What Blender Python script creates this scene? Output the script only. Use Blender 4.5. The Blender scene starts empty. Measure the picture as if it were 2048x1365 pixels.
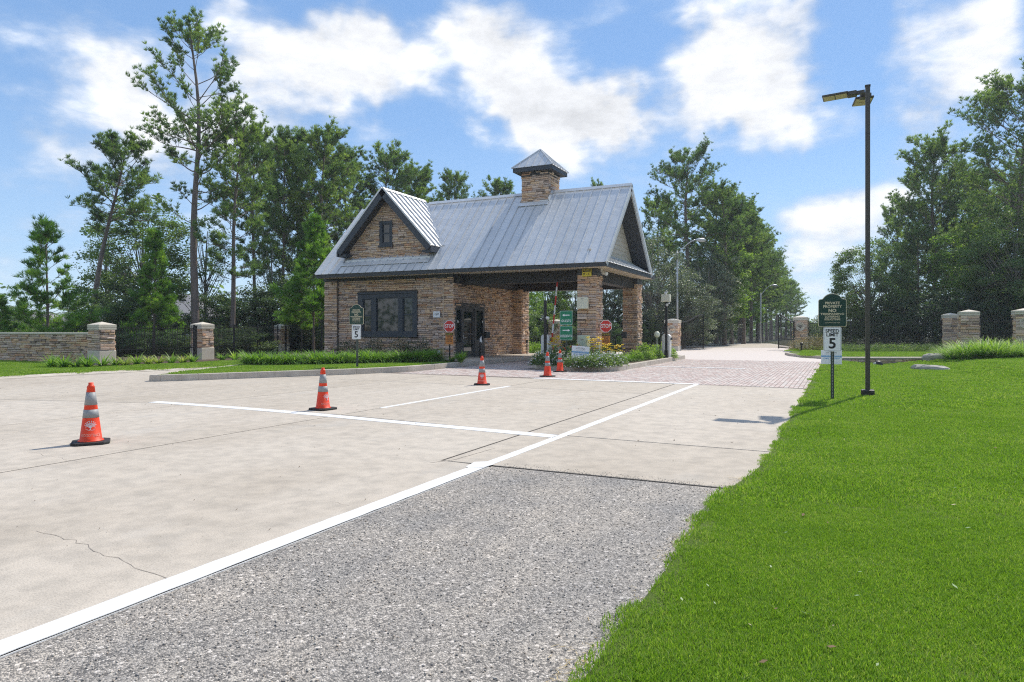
import bpy, math, random
import numpy as np
from mathutils import Vector, Matrix

S = bpy.context.scene
COL = S.collection
R = math.radians
rnd = random.Random(7)
nrs = np.random.RandomState(11)

# ------------------------------------------------------------------ camera
H_EYE = 1.33; FPX = 1365.0; YAW = math.atan(656 / 1365.0)
SN, CS = math.sin(YAW), math.cos(YAW)
cam = bpy.data.cameras.new("camera"); cam.lens = 24; cam.sensor_width = 36
cam.shift_y = -22.5 / 2048; cam.clip_start = 0.05; cam.clip_end = 3000
camo = bpy.data.objects.new("camera", cam); COL.objects.link(camo)
camo.location = (0, 0, H_EYE); camo.rotation_euler = (R(90), 0, YAW)
S.camera = camo
S.render.resolution_x, S.render.resolution_y = 1024, 682

# ------------------------------------------------------------------ light
SUN_AZ, SUN_EL = R(15.8), R(50.5)
sd = Vector((math.sin(SUN_AZ) * math.cos(SUN_EL), math.cos(SUN_AZ) * math.cos(SUN_EL), math.sin(SUN_EL)))
sl = bpy.data.lights.new("sun", 'SUN'); sl.energy = 2.65; sl.angle = R(0.55); sl.color = (1.0, 0.93, 0.82)
so = bpy.data.objects.new("sun", sl); COL.objects.link(so)
so.rotation_euler = sd.to_track_quat('Z', 'Y').to_euler(); so.location = (0, 0, 60)

W = bpy.data.worlds.new("World"); S.world = W; W.use_nodes = True
S.view_settings.view_transform = 'Standard'; S.view_settings.look = 'None'
S.view_settings.gamma = 1.0; S.view_settings.use_curve_mapping = False
S.view_settings.exposure = 0.88
S.cycles.max_bounces = 8; S.cycles.diffuse_bounces = 6; S.cycles.transparent_max_bounces = 6; S.cycles.use_denoising = False; S.cycles.pixel_filter_type = 'BLACKMAN_HARRIS'; S.cycles.filter_width = 1.15


def ray(px, py):
    r = (px - 1024.0) / FPX; u = (660.0 - py) / FPX
    return Vector((-SN + r * CS, CS + r * SN, u))


def at(px, D, z=0.0):
    """point at depth D (metres in front of the lens) on the bearing of px"""
    d = ray(px, 660); return Vector((d.x * D, d.y * D, z))


def gp(px, py, z=0.0):
    d = ray(px, py); t = (z - H_EYE) / d.z
    return Vector((d.x * t, d.y * t, z))


class NT:
    def __init__(s, nt): s.nt = nt; s.nt.nodes.clear()
    def n(s, t, **k):
        nd = s.nt.nodes.new(t)
        for a, b in k.items():
            if a == 'ins':
                for i, v in b.items():
                    nd.inputs[i].default_value = v
            else: setattr(nd, a, b)
        return nd
    def l(s, a, b): s.nt.links.new(a, b)
    def math(s, op, a, b=None, c=None, clamp=False):
        nd = s.nt.nodes.new('ShaderNodeMath'); nd.operation = op; nd.use_clamp = clamp
        for i, v in enumerate((a, b, c)):
            if v is None: continue
            if isinstance(v, (int, float)): nd.inputs[i].default_value = v
            else: s.l(v, nd.inputs[i])
        return nd.outputs[0]
    def ramp(s, f, stops, interp='LINEAR'):
        nd = s.nt.nodes.new('ShaderNodeValToRGB'); nd.color_ramp.interpolation = interp
        e = nd.color_ramp.elements
        while len(e) > 1: e.remove(e[-1])
        e[0].position, e[0].color = stops[0][0], c4(stops[0][1])
        for p, c in stops[1:]:
            x = e.new(p); x.color = c4(c)
        s.l(f, nd.inputs[0]); return nd.outputs[0]
    def noise(s, vec, scale, detail=3, rough=0.55, out=0, dist=0.0):
        nd = s.nt.nodes.new('ShaderNodeTexNoise'); nd.inputs['Scale'].default_value = scale
        nd.inputs['Detail'].default_value = detail; nd.inputs['Roughness'].default_value = rough
        nd.inputs['Distortion'].default_value = dist
        s.l(vec, nd.inputs['Vector']); return nd.outputs[out]
    def mix(s, f, a, b, blend='MIX'):
        nd = s.nt.nodes.new('ShaderNodeMix'); nd.data_type = 'RGBA'; nd.blend_type = blend
        if isinstance(f, (int, float)): nd.inputs[0].default_value = f
        else: s.l(f, nd.inputs[0])
        for i, v in ((6, a), (7, b)):
            if isinstance(v, (tuple, list)): nd.inputs[i].default_value = c4(v)
            else: s.l(v, nd.inputs[i])
        return nd.outputs[2]


def c4(c):
    if isinstance(c, (int, float)): return (c, c, c, 1)
    return tuple(c) if len(c) == 4 else (*c, 1)


# ---- sky: physical sky with broken cumulus cloud set out by world direction
def build_sky():
    t = NT(W.node_tree)
    out = t.n('ShaderNodeOutputWorld'); 
    sky = t.n('ShaderNodeTexSky', sky_type='NISHITA', sun_disc=False, sun_elevation=SUN_EL, sun_rotation=SUN_AZ,
              altitude=0, air_density=1.0, dust_density=0.2, ozone_density=4.0)
    tc = t.n('ShaderNodeTexCoord'); dirv = tc.outputs['Generated']
    nz = t.n('ShaderNodeVectorMath', operation='NORMALIZE'); t.l(dirv, nz.inputs[0]); d0 = nz.outputs[0]
    # warp the direction a little so that cloud edges are ragged
    wn = t.n('ShaderNodeTexNoise'); wn.inputs['Scale'].default_value = 5.5; wn.inputs['Detail'].default_value = 4
    wn.inputs['Roughness'].default_value = 0.6
    t.l(d0, wn.inputs['Vector'])
    sub = t.n('ShaderNodeVectorMath', operation='SUBTRACT'); t.l(wn.outputs['Color'], sub.inputs[0]); sub.inputs[1].default_value = (.5, .5, .5)
    sc = t.n('ShaderNodeVectorMath', operation='SCALE'); t.l(sub.outputs[0], sc.inputs[0]); sc.inputs['Scale'].default_value = 0.24
    ad = t.n('ShaderNodeVectorMath', operation='ADD'); t.l(d0, ad.inputs[0]); t.l(sc.outputs[0], ad.inputs[1])
    nn = t.n('ShaderNodeVectorMath', operation='NORMALIZE'); t.l(ad.outputs[0], nn.inputs[0]); d1 = nn.outputs[0]
    # (bearing px, height px, radius px, strength) of each cloud bank, turned into world directions
    blobs = [(930, 130, 95, 1.0), (1040, 190, 110, 1.1), (1150, 230, 115, 1.15), (1230, 270, 85, 1.1), (1010, 260, 70, .9),
             (720, 120, 100, .95), (620, 110, 100, .85), (500, 90, 90, .7), (760, 190, 60, .7), (560, 240, 100, .6), (470, 330, 90, .5),
             (1500, 90, 130, .8), (1420, 210, 105, .9), (1530, 190, 90, .65), (1600, 30, 80, .5), (1400, 80, 70, .6),
             (1900, 170, 130, .75), (1780, 240, 90, .5), (1960, 100, 80, .5), (1680, 440, 110, .75), (1590, 490, 80, .55), (1780, 400, 60, .5),
             (150, 110, 90, .6), (240, 150, 80, .55), (40, 250, 60, .45), (270, 170, 80, .4), (190, 280, 100, .42), (90, 330, 80, .35), (240, 240, 60, .3), (1040, 30, 90, .3), (1830, 60, 60, .3),
             (1250, 620, 200, .3), (60, 470, 70, .3), (330, 300, 70, .55), (420, 200, 90, .5), (1650, 580, 70, .35)]
    tot = None
    for px, py, r, s in blobs:
        v = ray(px, py); asz = math.atan(.90 * r / FPX) ; k = 1.0 / (asz * asz)
        v = v.normalized()
        # angular scale shrinks off axis for a fixed pixel radius
        ca = math.cos(math.atan(math.hypot(px - 1024, py - 660) / FPX)); k /= ca ** 2.4
        dt = t.n('ShaderNodeVectorMath', operation='DOT_PRODUCT'); t.l(d1, dt.inputs[0]); dt.inputs[1].default_value = v
        a = t.math('MULTIPLY_ADD', dt.outputs['Value'], 2 * k, -2 * k)
        e = t.math('EXPONENT', a)
        tot = t.math('MULTIPLY', e, s) if tot is None else t.math('MULTIPLY_ADD', e, s, tot)
    # the same kind of cloud over the rest of the sky
    mp = t.n('ShaderNodeMapping'); mp.inputs['Scale'].default_value = (1, 1, 2.2); t.l(d0, mp.inputs[0])
    big = t.noise(mp.outputs[0], 2.3, 3, .5)
    fwd = t.n('ShaderNodeVectorMath', operation='DOT_PRODUCT'); t.l(d0, fwd.inputs[0]); fwd.inputs[1].default_value = (-SN, CS, .25)
    back = t.math('SUBTRACT', 1.0, t.math('MULTIPLY_ADD', fwd.outputs['Value'], 3.0, -.9, clamp=True), clamp=True)
    gen = t.math('MULTIPLY', t.math('MULTIPLY_ADD', big, 5.0, -2.05, clamp=True), back)
    tot = t.math('ADD', tot, gen)
    fb = t.noise(mp.outputs[0], 8.0, 10, .60, dist=.15)
    wis = t.noise(mp.outputs[0], 4.0, 5, .55)
    m = t.math('ADD', tot, t.math('MULTIPLY_ADD', fb, 2.1, -1.10))
    m = t.math('ADD', m, t.math('MULTIPLY_ADD', wis, .8, -.36))
    sm = t.n('ShaderNodeMapRange', interpolation_type='SMOOTHSTEP'); t.l(m, sm.inputs[0])
    sm.inputs[1].default_value = .02; sm.inputs[2].default_value = 1.1
    mask = sm.outputs[0]
    # whitening towards the horizon is part of the air
    core = t.math('MULTIPLY_ADD', t.noise(mp.outputs[0], 8.0, 7, .65), 1.05, .36)
    ccol = t.mix(t.math('MULTIPLY_ADD', mask, 1.0, 0, clamp=True), (.52, .64, .82), (.95, .96, .98))
    bgc = t.n('ShaderNodeBackground'); t.l(ccol, bgc.inputs[0])
    t.l(t.math('MULTIPLY', core, .64), bgc.inputs[1])
    hs = t.n('ShaderNodeHueSaturation'); hs.inputs['Saturation'].default_value = 1.12; t.l(sky.outputs[0], hs.inputs['Color'])
    sz = t.n('ShaderNodeSeparateXYZ'); t.l(d0, sz.inputs[0])
    grad = t.ramp(sz.outputs['Z'], [(0, (2.6, 3.5, 4.5)), (.10, (1.95, 2.85, 4.1)), (.28, (1.2, 2.05, 3.5)), (.6, (.88, 1.6, 3.0)), (1, (.85, 1.5, 2.8))])
    sk = t.mix(.8, hs.outputs[0], grad)
    bgs = t.n('ShaderNodeBackground'); t.l(sk, bgs.inputs[0]); bgs.inputs[1].default_value = .122
    ms = t.n('ShaderNodeMixShader'); t.l(t.math('MULTIPLY', mask, .95), ms.inputs[0]); t.l(bgs.outputs[0], ms.inputs[1]); t.l(bgc.outputs[0], ms.inputs[2])
    t.l(ms.outputs[0], out.inputs[0])
build_sky()

# ------------------------------------------------------------------ materials
MATS = {}
def mat(name, col, rough=.6, metal=0.0, var=None, vscale=4.0, bump=0.0, bscale=40.0, spec=.5, coords='Object', fine=0.0, fscale=60.0,
        stretch=(1, 1, 1), clear=0.0):
    if name in MATS: return MATS[name]
    m = bpy.data.materials.new(name); m.use_nodes = True; MATS[name] = m
    t = NT(m.node_tree)
    o = t.n('ShaderNodeOutputMaterial'); p = t.n('ShaderNodeBsdfPrincipled')
    p.inputs['Base Color'].default_value = c4(col); p.inputs['Roughness'].default_value = rough
    p.inputs['Metallic'].default_value = metal; p.inputs['Specular IOR Level'].default_value = spec
    p.inputs['Coat Weight'].default_value = clear
    t.l(p.outputs[0], o.inputs[0])
    tc = t.n('ShaderNodeTexCoord'); mp = t.n('ShaderNodeMapping'); mp.inputs['Scale'].default_value = stretch
    if coords == 'World':
        g = t.n('ShaderNodeNewGeometry'); t.l(g.outputs['Position'], mp.inputs[0])
    else: t.l(tc.outputs[coords], mp.inputs[0])
    v = mp.outputs[0]
    cc = None
    if var is not None:
        f = t.noise(v, vscale, 5, .6)
        cc = t.ramp(f, [(.3, col), (.7, var)])
    if fine > 0:
        f2 = t.noise(v, fscale, 2, .5)
        k = t.ramp(f2, [(.25, 1 - fine), (.75, 1 + fine)])
        cc = t.mix(1.0, cc if cc is not None else col, k, 'MULTIPLY')
    if cc is not None: t.l(cc, p.inputs['Base Color'])
    if bump > 0:
        b = t.n('ShaderNodeBump'); b.inputs['Strength'].default_value = bump; b.inputs['Distance'].default_value = .01
        t.l(t.noise(v, bscale, 4, .6), b.inputs['Height']); t.l(b.outputs[0], p.inputs['Normal'])
    m['nt'] = 1
    return m


def leaf_mat(name, c_dark, c_mid, c_bright, trans=.4, gloss=.25):
    m = bpy.data.materials.new(name); m.use_nodes = True
    t = NT(m.node_tree); o = t.n('ShaderNodeOutputMaterial')
    a = t.n('ShaderNodeAttribute', attribute_name='tint')
    oi = t.n('ShaderNodeObjectInfo')
    f = t.math('ADD', a.outputs['Fac'], t.math('MULTIPLY_ADD', oi.outputs['Random'], .24, -.12), clamp=True)
    col = t.ramp(f, [(0, c_dark), (.55, c_mid), (1, c_bright)])
    p = t.n('ShaderNodeBsdfPrincipled'); p.inputs['Roughness'].default_value = .5; p.inputs['Specular IOR Level'].default_value = gloss
    t.l(col, p.inputs['Base Color'])
    tr = t.n('ShaderNodeBsdfTranslucent')
    tcol = t.mix(1.0, col, (1.35, 1.5, .55), 'MULTIPLY'); t.l(tcol, tr.inputs[0])
    mx = t.n('ShaderNodeMixShader'); mx.inputs[0].default_value = trans
    t.l(p.outputs[0], mx.inputs[1]); t.l(tr.outputs[0], mx.inputs[2]); t.l(mx.outputs[0], o.inputs[0])
    return m


def concrete_mat():
    m = bpy.data.materials.new('broom_concrete'); m.use_nodes = True
    t = NT(m.node_tree); o = t.n('ShaderNodeOutputMaterial'); p = t.n('ShaderNodeBsdfPrincipled'); t.l(p.outputs[0], o.inputs[0])
    g = t.n('ShaderNodeNewGeometry'); v = g.outputs['Position']
    oi = t.n('ShaderNodeObjectInfo')
    mp = t.n('ShaderNodeMapping'); mp.inputs['Scale'].default_value = (1.0, .45, 1); t.l(v, mp.inputs[0])
    big = t.noise(mp.outputs[0], .55, 5, .6)
    base = t.ramp(big, [(.3, (.425, .378, .316)), (.5, (.488, .440, .376)), (.72, (.522, .476, .412))])
    med = t.noise(v, 5.0, 6, .65)
    base = t.mix(.55, base, t.mix(1.0, base, t.ramp(med, [(.3, (.66, .66, .66)), (.6, (1.14, 1.12, 1.10))]), 'MULTIPLY'))
    fine = t.noise(v, 110, 2, .6)
    base = t.mix(1.0, base, t.ramp(fine, [(.3, .74), (.5, 1.0), (.75, 1.15)]), 'MULTIPLY')
    # dark aggregate flecks
    vo = t.n('ShaderNodeTexVoronoi'); vo.inputs['Scale'].default_value = 45; t.l(v, vo.inputs['Vector'])
    fl = t.math('MULTIPLY', t.math('LESS_THAN', vo.outputs['Distance'], .17), t.math('GREATER_THAN', t.noise(v, 7, 2), .52))
    base = t.mix(t.math('MULTIPLY', fl, .45), base, (.22, .2, .18))
    # grey tyre film along the lanes, bluish washed stains
    st = t.noise(mp.outputs[0], 1.3, 5, .62)
    base = t.mix(t.math('MULTIPLY', t.math('MULTIPLY_ADD', st, 4.0, -2.3, clamp=True), .4), base, (.40, .405, .395))
    st2 = t.noise(mp.outputs[0], .8, 6, .7, dist=.6)
    base = t.mix(t.math('MULTIPLY', t.math('MULTIPLY_ADD', st2, 6.0, -3.6, clamp=True), .4), base, (.22, .20, .18))
    base = t.mix(1.0, base, t.ramp(oi.outputs['Random'], [(0, (.93, .92, .90)), (1, (1.03, 1.03, 1.03))]), 'MULTIPLY')
    t.l(base, p.inputs['Base Color']); p.inputs['Roughness'].default_value = .85; p.inputs['Specular IOR Level'].default_value = .3
    b = t.n('ShaderNodeBump'); b.inputs['Strength'].default_value = .35; b.inputs['Distance'].default_value = .004
    hh = t.math('ADD', t.noise(v, 160, 3), t.math('MULTIPLY', med, .5))
    t.l(hh, b.inputs['Height']); t.l(b.outputs[0], p.inputs['Normal'])
    return m


def chip_mat():
    m = bpy.data.materials.new('chip_seal'); m.use_nodes = True
    t = NT(m.node_tree); o = t.n('ShaderNodeOutputMaterial'); p = t.n('ShaderNodeBsdfPrincipled'); t.l(p.outputs[0], o.inputs[0])
    g = t.n('ShaderNodeNewGeometry'); v = g.outputs['Position']
    vo = t.n('ShaderNodeTexVoronoi'); vo.inputs['Scale'].default_value = 135; t.l(v, vo.inputs['Vector'])
    sx = t.n('ShaderNodeSeparateColor'); t.l(vo.outputs['Color'], sx.inputs[0])
    c = t.ramp(sx.outputs[0], [(0, (.14, .137, .13)), (.14, (.23, .22, .205)), (.36, (.37, .35, .32)), (.6, (.48, .45, .405)), (.8, (.59, .55, .50)), (.97, (.82, .78, .72))], 'CONSTANT')
    edge = t.ramp(vo.outputs['Distance'], [(.35, 1.0), (.8, .55)])
    c = t.mix(1.0, c, edge, 'MULTIPLY')
    vo2 = t.n('ShaderNodeTexVoronoi'); vo2.inputs['Scale'].default_value = 58; t.l(v, vo2.inputs['Vector'])
    s2 = t.n('ShaderNodeSeparateColor'); t.l(vo2.outputs['Color'], s2.inputs[0])
    c2 = t.mix(1.0, t.ramp(s2.outputs[1], [(0, (.19, .18, .17)), (.3, (.38, .36, .33)), (.6, (.52, .49, .44)), (.85, (.70, .66, .61))], 'CONSTANT'), t.ramp(vo2.outputs['Distance'], [(.4, 1.0), (.8, .5)]), 'MULTIPLY')
    c = t.mix(t.math('GREATER_THAN', s2.outputs[0], .82), c, c2)
    mpt = t.n('ShaderNodeMapping'); mpt.inputs['Scale'].default_value = (2.2, .22, 1); t.l(v, mpt.inputs[0])
    c = t.mix(1.0, c, t.ramp(t.noise(mpt.outputs[0], 1.0, 4, .6), [(.35, (.84, .85, .86)), (.62, (1.06, 1.05, 1.03))]), 'MULTIPLY')
    big = t.noise(v, 1.4, 4, .6)
    c = t.mix(1.0, c, t.ramp(big, [(.3, (.82, .82, .84)), (.7, (1.12, 1.07, 1.02))]), 'MULTIPLY')
    t.l(c, p.inputs['Base Color']); p.inputs['Roughness'].default_value = .75
    b = t.n('ShaderNodeBump'); b.inputs['Strength'].default_value = .8; b.inputs['Distance'].default_value = .006; b.invert = True
    t.l(vo.outputs['Distance'], b.inputs['Height']); t.l(b.outputs[0], p.inputs['Normal'])
    return m


def lawn_mat(name, c1, c2, c3):
    m = bpy.data.materials.new(name); m.use_nodes = True
    t = NT(m.node_tree); o = t.n('ShaderNodeOutputMaterial'); p = t.n('ShaderNodeBsdfPrincipled'); t.l(p.outputs[0], o.inputs[0])
    g = t.n('ShaderNodeNewGeometry'); v = g.outputs['Position']
    c = t.ramp(t.noise(v, 1.1, 5, .6), [(.3, c1), (.7, c2)])
    c = t.mix(t.math('MULTIPLY_ADD', t.noise(v, 30, 4, .7), 2.2, -.7, clamp=True), c, c3)
    t.l(c, p.inputs['Base Color']); p.inputs['Roughness'].default_value = .9; p.inputs['Specular IOR Level'].default_value = .2
    b = t.n('ShaderNodeBump'); b.inputs['Strength'].default_value = .8; b.inputs['Distance'].default_value = .03
    t.l(t.noise(v, 60, 4, .7), b.inputs['Height']); t.l(b.outputs[0], p.inputs['Normal'])
    return m


def blade_mat():
    m = bpy.data.materials.new('grass_blade'); m.use_nodes = True
    t = NT(m.node_tree); o = t.n('ShaderNodeOutputMaterial')
    g = t.n('ShaderNodeNewGeometry'); v = g.outputs['Position']
    a = t.n('ShaderNodeAttribute', attribute_name='tint')
    f = t.math('ADD', t.math('MULTIPLY', a.outputs['Fac'], .6), t.math('MULTIPLY', t.noise(v, .9, 4, .6), .55), clamp=True)
    c = t.ramp(f, [(.1, (0.106, 0.188, 0.024)), (.38, (0.176, 0.306, 0.037)), (.68, (0.257, 0.403, 0.052)), (1, (0.504, 0.516, 0.234))])
    p = t.n('ShaderNodeBsdfPrincipled'); p.inputs['Roughness'].default_value = .55; p.inputs['Specular IOR Level'].default_value = .25
    t.l(c, p.inputs['Base Color'])
    tr = t.n('ShaderNodeBsdfTranslucent'); t.l(t.mix(1.0, c, (1.2, 1.35, .5), 'MULTIPLY'), tr.inputs[0])
    mx = t.n('ShaderNodeMixShader'); mx.inputs[0].default_value = .4
    t.l(p.outputs[0], mx.inputs[1]); t.l(tr.outputs[0], mx.inputs[2]); t.l(mx.outputs[0], o.inputs[0])
    return m


def glass_mat():
    m = bpy.data.materials.new('tinted_glass'); m.use_nodes = True
    t = NT(m.node_tree); o = t.n('ShaderNodeOutputMaterial'); p = t.n('ShaderNodeBsdfPrincipled'); t.l(p.outputs[0], o.inputs[0])
    p.inputs['Base Color'].default_value = (.012, .02, .02, 1); p.inputs['Roughness'].default_value = .03
    p.inputs['Specular IOR Level'].default_value = .9
    return m


M_CONC = concrete_mat(); M_CHIP = chip_mat(); M_BLADE = blade_mat(); M_GLASS = glass_mat()
M_LAWN = lawn_mat('lawn_soil', (.10, .165, .024), (.14, .215, .030), (.085, .12, .024))
M_WOODS = lawn_mat('wood_floor', (.035, .045, .015), (.055, .050, .022), (.03, .04, .012))
M_JOINT = mat('joint_dirt', (.035, .03, .026), .95, var=(.06, .05, .042), vscale=8, coords='World')
M_KERB = mat('kerb_concrete', (.42, .37, .31), .9, var=(.55, .50, .43), vscale=3, coords='World', bump=.3, bscale=70, fine=.15)
M_PAINT = mat('white_road_paint', (.80, .80, .79), .6, var=(.68, .68, .665), vscale=3.5, coords='World', bump=.2, bscale=120, fine=.07, fscale=90)
def wear(m):
    t = NT.__new__(NT); t.nt = m.node_tree; p = next(n for n in m.node_tree.nodes if n.type == 'BSDF_PRINCIPLED')
    g = t.n('ShaderNodeNewGeometry'); src = p.inputs['Base Color'].links[0].from_socket
    k = t.math('MULTIPLY_ADD', t.noise(g.outputs['Position'], 26, 6, .75), 9.0, -5.9, clamp=True); k2 = t.math('MULTIPLY_ADD', t.noise(g.outputs['Position'], 1.2, 3), 3.0, -1.2, clamp=True)
    c = t.mix(t.math('MULTIPLY', k, k2), src, (.44, .40, .35)); c = t.mix(t.math('MULTIPLY_ADD', t.noise(g.outputs['Position'], 2.0, 5, .7), 1.2, -.55, clamp=True), c, (.58, .56, .52)); t.l(c, p.inputs['Base Color'])
wear(M_PAINT)
M_CAP = mat('cast_stone', (.55, .50, .41), .8, var=(.64, .59, .50), vscale=3, bump=.2, bscale=60)
M_TRIM = mat('charcoal_trim', (.036, .040, .046), .55, var=(.045, .05, .056), vscale=3)
M_TRIMB = mat('slate_blue_trim', (.035, .045, .06), .5)
M_SOFFIT = mat('soffit_board', (.66, .56, .44), .8, var=(.72, .62, .50), vscale=2, stretch=(1, 6, 1))
M_IRON = mat('black_iron', (.012, .012, .013), .45, spec=.5)
M_BRONZE = mat('bronze_pole', (.075, .068, .058), .45, metal=.25, var=(.09, .082, .07), vscale=6)
M_SIDING = mat('siding_board', (.52, .46, .38), .7, var=(.58, .52, .43), vscale=2)
M_GALV = mat('galvanised', (.45, .47, .48), .5, metal=.4, var=(.55, .56, .57), vscale=8)
M_WHITE = mat('white_enamel', (.72, .72, .70), .5, var=(.66, .66, .63), vscale=5)
M_CREAM = mat('cream_box', (.72, .70, .55), .5, var=(.77, .75, .61), vscale=3)
M_SAGE = mat('sage_box', (.50, .56, .44), .5, var=(.56, .62, .50), vscale=3)
M_ORANGE = mat('cone_vinyl', (.84, .060, .012), .5, var=(.75, .05, .015), vscale=9, spec=.4)
M_BAND = mat('reflective_band', (.25, .26, .27), .55, metal=.0, var=(.33, .34, .34), vscale=12)
M_RUBBER = mat('black_rubber', (.012, .012, .012), .7, var=(.03, .028, .026), vscale=14, bump=.3)
M_PRINT = mat('white_print', (.75, .68, .68), .6)
M_PRINT2 = mat('faded_print', (.82, .34, .26), .6)
M_GSIGN = mat('dark_green_sign', (.008, .045, .032), .4, clear=.3)
M_GSIGN2 = mat('bright_green_sign', (.0, .19, .09), .4)
M_GOLD = mat('cream_lettering', (.66, .58, .40), .6)
M_SIGNW = mat('sign_white', (.84, .85, .87), .4)
M_SBLK = mat('sign_black', (.010, .010, .012), .5)
M_RED = mat('sign_red', (.62, .028, .022), .45)
M_AMBER = mat('sign_orange', (.66, .24, .05), .5)
M_YELLOW = mat('sign_yellow', (.72, .60, .05), .5)
M_BLUE = mat('sign_blue', (.14, .36, .62), .5)
M_GREY = mat('grey_print', (.25, .23, .21), .6)
M_MULCH = mat('mulch', (.055, .035, .022), .95, var=(.10, .07, .045), vscale=14, coords='World', bump=.9, bscale=60)
M_BARK = mat('pine_bark', (.13, .10, .085), .9, var=(.24, .19, .165), vscale=5, bump=.9, bscale=12, stretch=(1, 1, .3))
M_BARK2 = mat('grey_bark', (.16, .145, .125), .9, var=(.27, .25, .22), vscale=5, bump=.6, bscale=14, stretch=(1, 1, .4))
M_SHINGLE = mat('grey_shingle', (.20, .195, .20), .85, var=(.27, .26, .26), vscale=9, bump=.3)
M_STUCCO = mat('house_brick', (.42, .34, .26), .85, var=(.50, .42, .33), vscale=6)
M_ROCK = mat('grey_rock', (.30, .29, .25), .9, var=(.42, .40, .35), vscale=4, bump=.8, bscale=8)
M_LENS = mat('lamp_lens', (.48, .40, .24), .25, var=(.55, .46, .30), vscale=10)
M_CORE = mat('mortar', (.10, .085, .07), .95, var=(.14, .12, .10), vscale=8)
M_BULB = mat('bulb_glass', (.7, .7, .68), .2)
M_YFLOW = mat('yellow_petal', (.90, .72, .06), .6)
M_WFLOW = mat('white_petal', (.74, .74, .74), .6)
M_RFLOW = mat('red_petal', (.55, .09, .07), .6)


def metal_roof():
    m = bpy.data.materials.new('galvalume_roof'); m.use_nodes = True
    t = NT(m.node_tree); o = t.n('ShaderNodeOutputMaterial'); p = t.n('ShaderNodeBsdfPrincipled'); t.l(p.outputs[0], o.inputs[0])
    g = t.n('ShaderNodeNewGeometry'); v = g.outputs['Position']; oi = t.n('ShaderNodeObjectInfo')
    c = t.ramp(t.noise(v, 1.6, 5, .6), [(.3, (.60, .615, .63)), (.7, (.68, .695, .71))])
    c = t.mix(1.0, c, t.ramp(oi.outputs['Random'], [(0, .93), (1, 1.05)]), 'MULTIPLY')
    t.l(c, p.inputs['Base Color'])
    p.inputs['Metallic'].default_value = .22
    t.l(t.ramp(t.noise(v, 3, 4), [(.3, .34), (.7, .48)]), p.inputs['Roughness'])
    mp = t.n('ShaderNodeMapping'); mp.inputs['Scale'].default_value = (1, 1.3, 1.3); t.l(v, mp.inputs[0])
    b = t.n('ShaderNodeBump'); b.inputs['Strength'].default_value = .2; b.inputs['Distance'].default_value = .05
    t.l(t.noise(mp.outputs[0], 3.2, 2, .5), b.inputs['Height']); t.l(b.outputs[0], p.inputs['Normal'])
    return m
M_ROOF = metal_roof()

STONES = []
for i, (a, b) in enumerate([((0.687, 0.466, 0.294), (0.569, 0.388, 0.257)), ((0.556, 0.388, 0.278), (0.663, 0.477, 0.350)), ((0.426, 0.311, 0.252), (0.533, 0.410, 0.328)),
                            ((0.769, 0.565, 0.377), (0.663, 0.466, 0.300)), ((0.485, 0.383, 0.328), (0.592, 0.477, 0.404)), ((0.592, 0.333, 0.202), (0.497, 0.299, 0.191)),
                            ((0.225, 0.166, 0.137), (0.319, 0.244, 0.202)), ((0.616, 0.466, 0.371), (0.734, 0.577, 0.459))]):
    STONES.append(mat('ledge_stone_%d' % i, a, .9, var=b, vscale=5, coords='World', bump=.9, bscale=22, fine=.16, fscale=35))
SW = [2.8, 3, 2.4, 2.2, 3.0, 1.1, 1.3, 3.0]
BRICKS = [mat('paver_%d' % i, a, .85, var=b, vscale=9, coords='World', bump=.3, bscale=60, fine=.1)
          for i, (a, b) in enumerate([((.50, .405, .37), (.56, .465, .43)), ((.43, .335, .305), (.49, .40, .365)), ((.55, .49, .45), (.60, .54, .50)), ((.47, .42, .39), (.53, .48, .45))])]

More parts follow.
